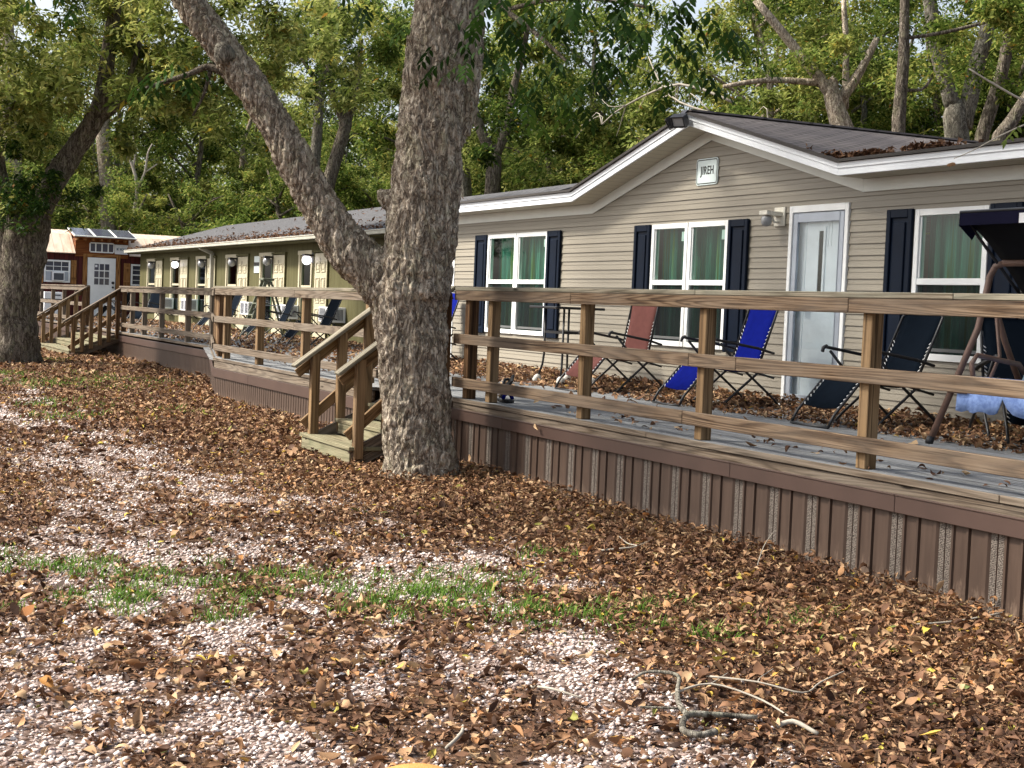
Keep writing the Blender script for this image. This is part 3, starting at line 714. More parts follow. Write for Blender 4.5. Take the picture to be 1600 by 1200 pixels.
lm = thing('wall_lamp', (-13.1, 9.38, 2.6), 'cream porch lamp with jar glass left of the front door', 'lamp')
MB().box((-13.2, YW-.03, 2.52), (-13.01, YW-.012, 2.72)).build('back_plate', MT['lamp_white'], lm, .006)
MB().box((-13.18, YW-.17, 2.625), (-13.05, YW-.031, 2.67)).box((-13.2, YW-.22, 2.63), (-13.06, YW-.171, 2.675)).tube([(-13.1, YW-.031, 2.56), (-13.1, YW-.09, 2.56), (-13.1, YW-.13, 2.62)], .012).build('arm', MT['lamp_white'], lm, .006)
MB().tube([(-13.13, YW-.17, 2.62), (-13.13, YW-.17, 2.6), (-13.13, YW-.17, 2.55), (-13.13, YW-.17, 2.52), (-13.13, YW-.17, 2.51)], [.04, .058, .058, .04, .01], 14).build('glass_jar', MT['lampglass'], lm)
fl = thing('floodlight', (GC, YF, 3.75), 'black twin head floodlight at the gable peak', 'lamp')
ap = gz
m = MB().box((GC-.06, YF-.1, ap-.16), (GC+.06, YF-.046, ap-.02)); m.build('bracket', MT['blackplastic'], fl, .008)
for s in (-1, 1):
    R = Matrix.Translation((GC+s*.085, YF-.17, ap-.1)) @ Matrix.Rotation(rad(28)*s, 4, 'Z') @ Matrix.Rotation(rad(30), 4, 'X')
    m = MB(); 
    for (q0, q1) in (((-.085, -.05, -.065), (-.07, .05, .065)), ((.07, -.05, -.065), (.085, .05, .065)), ((-.07, -.05, .05), (.07, .05, .065)), ((-.07, -.05, -.065), (.07, .05, -.05)), ((-.07, .02, -.05), (.07, .05, .05))): m.box(q0, q1, 0, R)
    hd = m.build('lamp_head', MT['blackplastic'], fl)
    MB().box((-.069, -.035, -.049), (.069, -.028, .049), 0, R).build('lens', MT['lampglass'], hd)
MB().poly([(GC-.2, YF-.06, ap-.06), (GC, YF-.06, ap+.045), (GC+.06, YF-.06, ap+.03), (GC-.16, YF-.06, ap-.085)], (0, .3, 0)).build('solar_top', MT['solar'], fl)

# ------------------------------------------------------------------ decks
def deck(name, label, poly_boards, ztop, front, skirt_cfg):
    pass
DZ = .66; DZ2 = .615
def boards(m, x0, x1, y0, y1, z, clip=None):
    y = y0; k = 0
    while y < y1-.01:
        w = min(.138, y1-y); xs = [x0]; 
        x = x0+RND.uniform(1, 4)
        while x < x1-.5: xs.append(x); x += RND.choice([2.44, 3.05, 3.66])
        xs.append(x1)
        for a, b in zip(xs[:-1], xs[1:]):
            lo = max(a, clip(y+w/2)) if clip else a
            if b-lo > .05: m.box((lo+.002, y, z-.036), (b-.002, y+w-.011, z+RND.uniform(-.002, .001)))
        y += .138; k += 1
def skirt_perf(m, x0, x1, y, z0, z1, per=.405):
    """ribbed vinyl panels with perforated double strips; material 1 = perforated"""
    n = int((x1-x0)/per)+1
    for k in range(n+1):
        o = x1+.23-(k+1)*per
        def seg(a, b, d0, d1, mat=0):
            A, B = max(o+a, x0), min(o+b, x1)
            if B-A < .002: return
            m.quad([(A, y+d0, z0), (B, y+d1, z0), (B, y+d1, z1), (A, y+d0, z1)], [(A, z0), (B, z0), (B, z1), (A, z1)], mat)
        seg(0, .045, .012, .012, 1); seg(.045, .05, .012, .02); seg(.05, .055, .02, .012); seg(.055, .1, .012, .012, 1)
        seg(.1, .108, .012, 0); seg(.108, .125, 0, 0); seg(.125, .13, 0, .012); seg(.13, .22, .012, .01); seg(.22, .228, .01, -.002); seg(.228, .244, -.002, -.002)
        seg(.244, .25, -.002, .03); seg(.25, .255, .03, .01); seg(.255, .36, .01, .012); seg(.36, .366, .012, .0); seg(.366, .39, 0, 0); seg(.39, .405, 0, .012)
def skirt_rib(m, p0, p1, z0, z1, per=.205):
    p0 = Vector(p0); p1 = Vector(p1); d = p1-p0; L = d.length; d /= L; nrm = Vector((d.y, -d.x, 0))
    n = int(L/per)+1
    prof = [(0, .03), (.012, 0), (.09, .0), (.097, .03), (.105, .03), (.112, 0), (.193, 0), (.199, .03), (.205, .03)]
    for k in range(n):
        for (a, da), (b, db) in zip(prof[:-1], prof[1:]):
            A, B = k*per+a, min(k*per+b, L)
            if B-A < .001: continue
            q = p0+d*A-nrm*da; r = p0+d*B-nrm*db
            m.quad([(q.x, q.y, z0), (r.x, r.y, z0), (r.x, r.y, z1), (q.x, q.y, z1)])
Y0 = 5.83
dk = thing('deck', (-9, 5.9, 0), 'raised grey plank porch deck with perforated brown skirting before the taupe home', 'deck')
m = MB(); boards(m, -15.6, -3.9, Y0+.0, 9.37, DZ); m.build('deck_boards', MT['deck'], dk)
m = MB(); x = -13.35
while x < -3.9: e = min(x+3.66, -3.9); m.box((x+.002, Y0-.014, DZ-.04), (e-.002, Y0-.002, DZ+.004)); x = e
m.box((-13.35, Y0+.0, DZ-.13), (-3.9, Y0+.036, DZ-.045)); m.build('rim_board', MT['rim'], dk, .004)
m = MB(); x = -13.35
for e in (-12.2, -8.55, -6.85, -3.9): m.box((x, Y0-.02, DZ-.205), (e-.004, Y0-.0, DZ-.098)); m.box((x, Y0-.026, DZ-.108), (e-.004, Y0-.0205, DZ-.098)); x = e
m.build('trim_band', MT['trimbrown'], dk, .004)
m = MB(); skirt_perf(m, -13.35, -3.9, Y0+.005, -.08, DZ-.15); m.build('skirting', [MT['skirt'], MT['perf']], dk)
m = MB(); skirt_rib(m, (-15.6, Y0+.3, 0), (-13.35, Y0+.3, 0), -.08, DZ-.05); m.build('skirting', [MT['skirt']], dk)

DX = -22.45
dm = thing('deck', (-19, 5.9, 0), 'middle plank deck section with ribbed brown skirting left of the thick tree', 'deck')
m = MB(); boards(m, -27.2, -15.6, Y0+.0, 11.15, DZ2, lambda y: DX-(max(0, 1.2-max(0, y-Y0)))*0 if False else (DX-max(0, min(1.15, y-Y0))*4.35)); m.build('deck_boards', MT['deck'], dm)
MB().box((DX, Y0-.014, DZ2-.04), (-15.6, Y0-.002, DZ2+.004)).box((DX, Y0+.0, DZ2-.15), (-15.6, Y0+.036, DZ2-.045)).build('rim_board', MT['rim'], dm, .004)
MB().box((DX, Y0-.02, .33), (-20.5, Y0-.001, .465)).box((-20.495, Y0-.02, .33), (-15.6, Y0-.001, .465)).build('trim_band', MT['trimbrown'], dm, .004)
m = MB(); skirt_rib(m, (DX, Y0+.005, 0), (-15.6, Y0+.005, 0), -.08, .4); m.build('skirting', MT['skirt'], dm)

LX = -27.2; LY = 6.98
dl = thing('deck', (-38, 7, 0), 'far plank deck with brown skirting leading to the red cabin', 'deck')
m = MB(); boards(m, -55.2, LX, LY, 11.15, DZ2+.01); m.build('deck_boards', MT['deck'], dl)
m = MB().box((-56, LY-.014, DZ2-.04), (LX, LY-.002, DZ2+.012)).beam((LX, LY, DZ2-.03), (DX, Y0, DZ2-.03), .03, .07); m.build('rim_board', MT['rim'], dl, .004)
m = MB().box((-56, LY-.02, .4), (LX, LY-.001, .54)).beam((LX, LY-.01, .47), (DX, Y0-.01, .4), .02, .135); m.build('trim_band', MT['trimbrown'], dl, .004)
m = MB(); skirt_rib(m, (-56, LY+.005, 0), (LX, LY+.005, 0), -.08, .46); skirt_rib(m, (LX, LY+.006, 0), (DX, Y0+.006, 0), -.08, .42); m.build('skirting', MT['skirt'], dl)

def deck_leaves(name, label, spec, z, size):
    P = []
    for (xa, xb, ya, yb, n, h) in spec:
        x = rng.uniform(xa, xb, n); y = ya+(yb-ya)*(1-rng.random(n)**1.6)
        k = rng.random(n) < np.clip(fbm(x*1.5, y*1.5, 3)*1.6, .2, 1); x, y = x[k], y[k]
        P.append(np.stack([x, y, z+rng.random(len(x))**1.5*h*np.clip((y-ya)/(yb-ya), 0, 1)], 1))
    P = np.concatenate(P); V, F, mm = scatter(rng, P, size, .4, 4)
    return setp(np_mesh(name, V, F, MT['litter'], np.repeat(np.clip(rng.beta(2, 2, len(P)), .05, .97), mm)), label, None, None, 'stuff')
deck_leaves('leaf_litter', 'dry leaves heaped against the taupe wall on the deck', [(-21.5, -4.5, 7.9, 9.38, 15000, .09), (-21.5, -4.5, 6.2, 8.6, 380, .01), (-13.3, -5, 5.9, 6.4, 70, .005)], DZ+.002, .07)
deck_leaves('leaf_litter', 'brown leaves spread over the far deck boards', [(-27, -22, 7.2, 11.1, 2600, .03), (-22, -15.6, 6.3, 11.1, 1800, .02), (-54, -27, 7.1, 11.1, 11000, .03)], DZ2+.012, .085)

# railings ----------------------------------------------------------------
def rail_board(t, name, p0, p1, w, h, mat=None, bev=.004):
    return MB().beam(p0, p1, w, h).build(name, mat or MT['rail'], t, bev)
def post(t, x, y, z0, z1, s=.09, mat=None):
    return MB().box((x-s/2, y-s/2, z0), (x+s/2, y+s/2, z1)).build('post', mat or MT['post'], t, .005)
ra = thing('railing', (-9, 5.9, .66), 'three rail wooden porch railing in front of the taupe home', 'railing')
for x in (-5.45, -7.28, -9.1, -10.9, -12.71): post(ra, x, 5.935, DZ-.0, 1.69)
for x, mt in ((-13.22, 'dkpost'),): post(ra, x, 5.935, DZ, 1.69, .1, MT[mt])
for a, b in ((-13.46, -11.05), (-11.05, -7.42), (-7.42, -3.9)): rail_board(ra, 'rail', (a+.003, 5.868, 1.65), (b-.003, 5.868, 1.65), .04, .092)
for a, b in ((-13.46, -9.2), (-9.2, -8.6), (-8.6, -3.9)): rail_board(ra, 'rail', (a+.003, 5.868, 1.23), (b-.003, 5.868, 1.23+.0), .04, .095)
for a, b in ((-13.46, -9.25), (-9.25, -3.9)): rail_board(ra, 'rail', (a+.003, 5.868, .81), (b-.003, 5.868, .81), .04, .095)
for a, b in ((-13.5, -9.15), (-9.15, -6.5), (-6.5, -3.9)): rail_board(ra, 'cap_board', (a+.002, 5.92, 1.715), (b-.002, 5.92, 1.715), .15, .036, MT['cap'])
rb = thing('railing', (-19, 5.9, .615), 'weathered grey brown railing on the middle deck with boxed corner posts', 'railing')
for x in (-22.15, -20.4, -18.35, -16.0): post(rb, x, 5.935, DZ2, 1.66, .1)
for z in (1.615, 1.2, .77): rail_board(rb, 'rail', (-22.6, 5.868, z), (-18.6, 5.868, z), .04, .095, MT['rim']); rail_board(rb, 'rail', (-18.594, 5.868, z), (-15.55, 5.868, z-.005), .04, .095, MT['rim'])
rail_board(rb, 'cap_board', (-22.65, 5.92, 1.68), (-15.5, 5.92, 1.685), .15, .036, MT['cap'])
dv = (Vector((LX, LY, 0))-Vector((DX, Y0, 0)))
for k in range(5): p = Vector((DX, Y0, 0))+dv*(.1+.2*k)+Vector((.02, .1, 0)); post(rb, p.x, p.y, DZ2, 1.64, .1, MT['post'] if k % 2 else MT['dkpost'])
rc = thing('railing', (-32, 7, .62), 'brown railing on the far deck section right of the wide steps', 'railing')
for z in (1.6, 1.19, .79):
    rail_board(rc, 'rail', (-35.6, LY+.02, z), (LX-.02, LY+.02, z), .04, .095, MT['rim'])
    q = Vector((DX-.2, Y0+.03, z)); rail_board(rc, 'rail', (LX, LY+.02, z), (q.x, q.y, z), .04, .095, MT['rim'])
rail_board(rc, 'cap_board', (-35.65, LY+.05, 1.67), (LX, LY+.05, 1.67), .14, .036, MT['rim']); rail_board(rc, 'cap_board', (LX, LY+.05, 1.672), (DX-.2, Y0+.09, 1.672), .14, .036, MT['rim'])
for x in (-35.55, -34.6, -33.3, -31.6, -29.3, -27.4): post(rc, x, LY+.09, DZ2, 1.65, .1, MT['dkpost'] if x < -35 else MT['rim'])
rd = thing('railing', (-47, 7, .62), 'dark railing left of the wide steps before the red cabin', 'railing')
for z in (1.6, 1.19, .79):
    rail_board(rd, 'rail', (-48.4, LY+.02, z), (-40.2, LY+.02, z), .04, .1, MT['rim']); rail_board(rd, 'rail', (-56.5, 6.0, z), (-48.42, LY+.0, z), .04, .1, MT['rim'])
rail_board(rd, 'cap_board', (-48.4, LY+.05, 1.67), (-40.15, LY+.05, 1.67), .14, .04, MT['rim'])
for x in (-40.3, -42, -44, -46, -48.2): post(rd, x, LY+.09, DZ2, 1.65, .1, MT['rim'] if x < -41 else MT['dkpost'])
for x, y in ((-51, 6.75), (-54, 6.4)): post(rd, x, y, DZ2, 1.65, .1, MT['rim'])

def stairs(name, label, x0, x1, ye, zt, n, run, rise, posts, hz=1.07, hs=.77, far=False):
    t = thing(name, (x0, ye, 0), label, 'stairs')
    for k in range(n):
        z = zt-(k+1)*rise; y = ye-(k+1)*run
        m = MB()
        for q in range(2): m.box((x0-(.15 if k == n-1 else .03), y+q*run/2+.003, z-.036), (x1+.03, y+(q+1)*run/2-.003, z))
        if k == n-1: x0_, x1_ = x0-.14, x1+.06
        m.build('tread', MT['step'], t, .004)
        MB().box((x0-(.12 if k == n-1 else 0), y+.02, z-.036-rise+.045), (x1, y+.045, z-.038)).build('riser', MT['step'], t, .003)
    y1 = ye-n*run
    for x in (x0+.0, x1-.04):
        MB().beam((x+.02, ye, zt-rise*.9), (x+.02, y1+.05, zt-rise*(n+.75)), .04, .2).build('stringer', MT['rim'], t, .003)
    s = hs; st = rise/run
    for x, cx in ((x0, x0), (x1, x1)):
        ys = [ye-.04-(ye-.14-y1)*k/(posts-1) for k in range(posts)]
        for k, y in enumerate(ys):
            zr = zt+hz-(ye-y)*s
            MB().box((x-.045, y-.045, max(-.03, zt-(ye-y)*st-rise*1.0)), (x+.045, y+.045, zr-.03)).build('post', MT['post'] if k else MT['dkpost'], t, .005)
        a = Vector((x, ye+.03, zt+hz+.0)); b = Vector((x, y1-.13, zt+hz-(ye-y1+.13)*s))
        nrm = Vector((0, -s, -1)).normalized()
        MB().beam(a, b, .14, .036).build('handrail', MT['cap'] if not far else MT['rim'], t, .006)
        o = .068 if x == x0 else .0
        sx = x-.066
        MB().beam(a+Vector((-.066, 0, -.075)), b+Vector((-.066, .06, -.075)), .04, .09).build('side_rail', MT['post'], t, .004)
        MB().beam(a+Vector((-.066, -.05, -.62)), b+Vector((-.066, .14, -.6)), .04, .1).build('side_rail', MT['post'], t, .004)
    return t
stairs('stairs', 'short wooden steps with sloping handrails beside the thick forked tree', -14.88, -13.52, Y0, DZ, 3, .335, .165, 4)
stairs('stairs', 'wide weathered wooden steps with slatted handrails by the red cabin', -40.1, -35.6, LY, DZ2+.01, 3, .38, .155, 6, 1.02, .66, far=True)

# ------------------------------------------------------------------ olive motel block
YO = 11.2; OX0, OX1 = -53.7, -26.6
ol = thing('bunkhouse', (-40, 11.2, 0), 'long olive bunkhouse with cream doors and grey shingle roof', 'building')
OW = [(-52.35, -51.2), (-48.8, -47.7), (-45.4, -44.35), (-41.95, -40.9), (-38.55, -37.5), (-35.2, -34.35)]
OD = [(-51.05, -50.05), (-47.55, -46.55), (-44.15, -43.2), (-40.8, -39.75), (-37.4, -36.4), (-34.02, -33.1)]
m = MB(); xs = sorted([(a, b, .98, 2.6) for a, b in OW])
x = OX0
for a, b, z0, z1 in xs:
    m.box((x, YO, .3), (a, YO+.1, 3.0)); m.box((a, YO, .3), (b, YO+.1, z0)); m.box((a, YO, z1), (b, YO+.1, 3.0)); x = b
m.box((x, YO, .3), (OX1, YO+.1, 3.0)); m.box((OX0, YO+.1, .1), (OX0+.1, 17.4, 3.0)); m.box((OX1-.1, YO+.1, .1), (OX1, 17.4, 3.0)); m.box((OX0+.1, 17.3, .1), (OX1-.1, 17.4, 3.0))
for xx in (OX0, OX1-.1): m.poly([(xx, YO, 3.0), (xx, 17.4, 3.0), (xx, 14.3, 4.0)], (.1, 0, 0))
m.build('wall', MT['olive'], ol)
m = MB(); e0 = YO-.42; zr = 4.08
slab(m, [(OX0-.35, e0, 3.0), (OX1+.3, e0, 3.0), (OX1+.3, 14.3, zr), (OX0-.35, 14.3, zr)]); slab(m, [(OX1+.3, 17.85, 3.0), (OX0-.35, 17.85, 3.0), (OX0-.35, 14.3, zr-.002), (OX1+.3, 14.3, zr-.002)])
m.build('roof', MT['shingle2'], ol)
m = MB().box((OX0-.33, e0-.1, 2.93), (OX1+.3, e0-.004, 3.02)).box((OX0-.33, e0-.112, 3.0), (OX1+.3, e0-.1, 3.025)); m.build('gutter', MT['gutter'], ol, .01)
MB().box((OX0-.3, e0+.0, 2.9), (OX1+.3, YO-.002, 2.925)).build('soffit', MT['olive'], ol)
MB().box((-43.48, YO-.13, .65), (-43.36, YO-.03, 2.8)).beam((-43.42, YO-.08, 2.78), (-43.42, e0-.03, 2.93), .12, .1).build('downspout', MT['gutter'], ol, .01)
P = []
for _ in range(2600):
    x = rng.uniform(OX0-.3, OX1+.2); d = rng.random()**3*1.2
    if fbm(np.array([x*.4]), np.array([0.3]), 8)[0]*1.3 < rng.random(): continue
    P.append((x, e0+d, 3.035+d*.31+rng.random()*.04*(d < .2)))
for _ in range(500):
    x = rng.uniform(OX0, OX1); d = rng.uniform(.5, 3.3)
    if fbm(np.array([x*.7]), np.array([d*1.5]), 18)[0] > .62: P.append((x, e0+d, 3.04+d*.31))
roof_leaves('leaf_drift', 'reddish leaves caught along the gutter of the olive bunkhouse', P, .1, (.15, .55))
lamp_lit = (1, 5)
for k, ((a, b), (c, d)) in enumerate(zip(OW, OD)):
    z0, z1 = .98, 2.6; zm = 1.86; y = YO-.03
    m = MB(); f_ = .1
    m.box((a-f_, y, z0-.1), (a, YO-.001, z1+.02)); m.box((b, y, z0-.1), (b+f_*.8, YO-.001, z1+.02)); m.box((a-f_-.03, y-.012, z1+.021), (b+f_, YO-.001, z1+.12)); m.box((a, y, z0-.1), (b, YO-.001, z0))
    m.box((a, YO+.0, zm-.03), (b, YO+.05, zm+.03)); m.box((a, YO, z0), (a+.04, YO+.05, z1)); m.box((b-.04, YO, z0), (b, YO+.05, z1)); m.box((a+.04, YO, z1-.04), (b-.04, YO+.05, z1)); m.box((a+.04, YO, z0), (b-.04, YO+.05, z0+.04))
    w = m.build('window', MT['cream'], ol)
    MB().quad([(a+.04, YO+.03, z0+.04), (b-.04, YO+.03, z0+.04), (b-.04, YO+.03, z1-.04), (a+.04, YO+.03, z1-.04)]).build('pane', MT['glass'], w)
    m = MB(); n = 20; vs = []
    for i in range(n+1): x = a+(b-a)*(.45 if k % 2 else .2)+(b-a)*.6*i/n; vs += [(x, YO+.2+.02*math.sin(i*1.3), z0), (x, YO+.2+.02*math.sin(i*1.3), z1)]
    m.add(vs, [(2*i, 2*i+2, 2*i+3, 2*i+1) for i in range(n)], None, 0, True); m.build('curtain', MT['curtain'], w)
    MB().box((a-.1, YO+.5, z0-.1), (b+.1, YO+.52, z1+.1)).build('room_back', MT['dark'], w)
    dz0, dz1 = DZ2+.02, 2.64
    m = MB().box((c, YO-.035, dz0), (d, YO-.003, dz1))
    W_ = d-c
    for (u0_, u1_) in ((.13, .45), (.55, .87)):
        for (v0, v1) in ((.12, .36), (.42, .72), (.78, .9)):
            A = (c+W_*u0_, dz0+(dz1-dz0)*v0); B = (c+W_*u1_, dz0+(dz1-dz0)*v1)
            for q0, q1 in (((A[0], A[1]), (B[0], A[1]+.03)), ((A[0], B[1]-.03), (B[0], B[1])), ((A[0], A[1]+.03), (A[0]+.03, B[1]-.03)), ((B[0]-.03, A[1]+.03), (B[0], B[1]-.03))): m.box((q0[0], YO-.052, q0[1]), (q1[0], YO-.036, q1[1]))
            m.box((A[0]+.07, YO-.05, A[1]+.07), (B[0]-.07, YO-.036, B[1]-.07))
    dd = m.build('door', MT['cream'], ol, .004)
    MB().box((c-.06, YO-.045, dz0+.1), (c-.001, YO-.004, dz1+.02)).box((d+.001, YO-.045, dz0+.1), (d+.04, YO-.004, dz1+.02)).box((c-.1, YO-.06, dz1+.021), (d+.08, YO-.004, dz1+.07)).build('door_casing', MT['olive'], dd)
    MB().tube([(c+.09, YO-.036, 1.62), (c+.09, YO-.09, 1.62), (c+.09, YO-.1, 1.62)], [.02, .035, .02], 10).tube([(c+.09, YO-.036, 1.75), (c+.09, YO-.06, 1.75)], .025, 10).build('handle', MT['alu'], dd)
    MB().box(((c+d)/2-.012, YO-.058, 2.42), ((c+d)/2+.012, YO-.053, 2.52)).build('door_number', MT['ink'], dd)
    x = (b+c)/2-.02
    nm = ['farthest left', 'second from left', 'third from left', 'fourth from left', 'fifth from left', 'rightmost'][k]
    l = thing('wall_lamp', (x, YO, 2.5), ('lit white globe lamp on the olive wall, ' if k in lamp_lit else 'unlit globe lamp with black hood on the olive wall, ')+nm, 'lamp', 'globe lamps between the bunkhouse windows and doors')
    MB().box((x-.07, YO-.04, 2.42), (x+.07, YO-.006, 2.66)).box((x-.09, YO-.26, 2.57), (x+.09, YO-.041, 2.62)).build('hood', MT['blackplastic'], l)
    zc = 2.48; rr = .11
    MB().tube([(x-.02, YO-.17, zc+rr*math.sin(q)) for q in np.linspace(-1.5, 1.3, 9)], [rr*math.cos(q) for q in np.linspace(-1.5, 1.3, 9)], 14).build('globe', MT['lit'] if k in lamp_lit else MT['lampglass'], l)
sg = thing('sign', (-38.95, 11.19, 2.4), 'small white and black plaque on the olive wall under the eave', 'sign')
MB().box((-39.2, YO-.02, 2.2), (-38.7, YO-.004, 2.64)).build('plate', MT['sign'], sg)
MB().box((-39.18, YO-.025, 2.38), (-38.96, YO-.021, 2.48)).box((-38.94, YO-.025, 2.38), (-38.72, YO-.021, 2.48)).build('band', MT['ink'], sg)
for k, (xa, xb, za, zb, lab) in enumerate(((-49.2, -48.4, 1.08, 1.42, 'white air conditioner on the olive wall below its second window'), (-46.0, -45.2, 1.06, 1.42, 'white air conditioner on the olive wall below its third window'), (-39.3, -38.5, 1.08, 1.42, 'white air conditioner on the olive wall left of the stepladder'),
                                (-36.0, -35.2, 1.06, 1.4, 'white air conditioner on the olive wall right of the stepladder'), (-32.7, -31.8, 1.06, 1.4, 'white air conditioner on the olive wall nearest the thick tree'))):
    t = thing('air_conditioner', (xa, YO, za), lab, 'air conditioner', 'air conditioners sticking out of the bunkhouse wall')
    MB().box((xa, YO-.34, za), (xb, YO-.004, zb)).build('case', MT['acwhite'], t, .01)
    m = MB()
    for q in range(9): m.box((xa+.06, YO-.348, za+.05+q*.03), (xb-.42, YO-.342, za+.068+q*.03)); m.box((xb-.32, YO-.348, za+.05+q*.03), (xb-.06, YO-.342, za+.068+q*.03))
    for q in range(8): m.box((xb+.001, YO-.3+q*.03, za+.05), (xb+.006, YO-.285+q*.03, zb-.05)); m.box((xa-.006, YO-.3+q*.03, za+.05), (xa-.001, YO-.285+q*.03, zb-.05))
    m.build('grille', MT['acgrill'], t)
    MB().beam((xa+.1, YO-.3, za-.01), (xa+.1, YO-.01, za-.22), .03, .03).beam((xb-.1, YO-.3, za-.01), (xb-.1, YO-.01, za-.22), .03, .03).build('bracket', MT['black'], t)
# cream shed between
sh = thing('shed', (-25, 11.5, 0), 'cream yellow shed wall glimpsed between the trunk and the taupe home', 'shed')
MB().box((-26.2, 11.3, 0), (-22.6, 14, 3.1)).build('wall', MT['creamwall'], sh)
m = MB(); slab(m, [(-26.3, 11.05, 3.1), (-22.4, 11.05, 3.1), (-22.4, 12.65, 3.45), (-26.3, 12.65, 3.45)]); slab(m, [(-22.4, 14.2, 3.1), (-26.3, 14.2, 3.1), (-26.3, 12.65, 3.448), (-22.4, 12.65, 3.448)]); m.build('roof', MT['shingle2'], sh)
MB().box((-26.3, 11.0, 3.0), (-22.4, 11.04, 3.1)).build('fascia', MT['trim'], sh)

# ------------------------------------------------------------------ red cabin
XC = -55.3
cb = thing('cabin', (XC, 10, 0), 'dark red cabin with tan metal roof and wood framed dormer', 'cabin')
m = MB(); CW = [(8.2, 9.02, 1.84, 2.55), (11.24, 12.0, 1.83, 2.53)]
y = 6.3
for a, b, z0, z1 in CW: m.box((XC-.1, y, .3), (XC, a, 2.9)); m.box((XC-.1, a, .3), (XC, b, z0)); m.box((XC-.1, a, z1), (XC, b, 2.9)); y = b
m.box((XC-.1, y, .3), (XC, 14, 2.9)); m.box((XC-4, 6.3, .1), (XC-.1, 6.4, 2.9)); m.box((XC-4, 13.9, .1), (XC-.1, 14, 2.9)); m.box((XC-4, 6.4, .1), (XC-3.9, 13.9, 2.9))
m.build('wall', MT['red'], cb)
m = MB()
slab(m, [(XC+.22, 6.0, 2.84), (XC+.22, 9.2, 2.84), (XC-.85, 9.2, 3.52), (XC-.85, 6.0, 3.52)], 0, .03); slab(m, [(XC+.22, 11.1, 2.84), (XC+.22, 14.3, 2.84), (XC-.85, 14.3, 3.52), (XC-.85, 11.1, 3.52)], 0, .03)
slab(m, [(XC-.85, 6.0, 3.52), (XC-.85, 14.3, 3.52), (XC-2.1, 14.3, 3.72), (XC-2.1, 6.0, 3.72)], 0, .03); slab(m, [(XC-4.2, 14.3, 2.84), (XC-4.2, 6.0, 2.84), (XC-2.1, 6.0, 3.718), (XC-2.1, 14.3, 3.718)], 0, .03)
m.build('roof', MT['metalroof'], cb)
dm_ = MB().box((XC-1.0, 9.22, 2.75), (XC+.05, 11.08, 3.42)).build('dormer', MT['dormerwood'], cb)
m = MB(); slab(m, [(XC+.5, 9.1, 3.4), (XC+.5, 11.25, 3.4), (XC-1.0, 11.25, 3.68), (XC-1.0, 9.1, 3.68)], 0, .04); m.build('dormer_roof', MT['dormerwood'], dm_)
for k in range(8): pass
m = MB()
for k in range(8): q = 9.2+k*.28; m.box((XC+.05, q, 3.33), (XC+.47, q+.05, 3.4))
m.build('rafter_tail', MT['cabinwood'], dm_)
t = MB(); yy = [9.72, 9.92, 10.14, 10.36, 10.56]
for a in yy: t.box((XC+.055, a-.02, 2.95), (XC+.1, a+.02, 3.25))
t.box((XC+.055, 9.74, 2.92), (XC+.095, 10.54, 2.96)).box((XC+.055, 9.74, 3.24), (XC+.095, 10.54, 3.28))
tw = t.build('transom_window', MT['trim'], cb); MB().box((XC+.056, 9.73, 2.97), (XC+.07, 10.55, 3.23)).build('pane', MT['solar'], tw)
for k in range(3):
    pn = thing('solar_panel', (XC+.3, 9.5+k*.7, 3.5), ['left', 'middle', 'right'][k]+' solar panel on the dormer roof of the red cabin', 'solar panel', 'solar panels over the cabin door')
    a, b = 9.08+k*.735, 9.08+k*.735+.725
    m = MB(); slab(m, [(XC+.56, a, 3.445), (XC+.56, b, 3.445), (XC-.95, b, 3.765), (XC-.95, a, 3.765)], 0, .035); m.build('frame', MT['frieze'], pn)
    m = MB(); slab(m, [(XC+.51, a+.04, 3.494), (XC+.51, b-.04, 3.494), (XC-.9, b-.04, 3.793), (XC-.9, a+.04, 3.793)], 0, .004); m.build('cells', MT['solar'], pn)
# cabin door
m = MB().box((XC+.005, 9.5, .65), (XC+.06, 9.64, 2.86)).box((XC+.005, 10.67, .65), (XC+.06, 10.81, 2.86)).box((XC+.005, 9.642, 2.76), (XC+.055, 10.668, 2.86)); m.build('door_frame', MT['cabinwood'], cb)
m = MB().box((XC+.005, 9.66, .66), (XC+.045, 10.65, 2.74)); dd = m.build('door', MT['trim'], cb, .005)
m = MB()
for i in range(3):
    for j in range(3): m.box((XC+.046, 9.9+i*.185, 1.78+j*.26), (XC+.05, 9.9+i*.185+.15, 1.78+j*.26+.22))
m.build('pane', MT['solar'], dd)
MB().box((XC+.051, 9.92, 2.4), (XC+.054, 10.0, 2.48)).build('sticker', MT['acwhite'], dd)
MB().tube([(XC+.046, 10.56, 1.86), (XC+.11, 10.56, 1.86)], [.05, .05], 12).tube([(XC+.046, 10.56, 1.7), (XC+.1, 10.56, 1.7)], [.035, .035], 12).build('handle', MT['black'], dd)
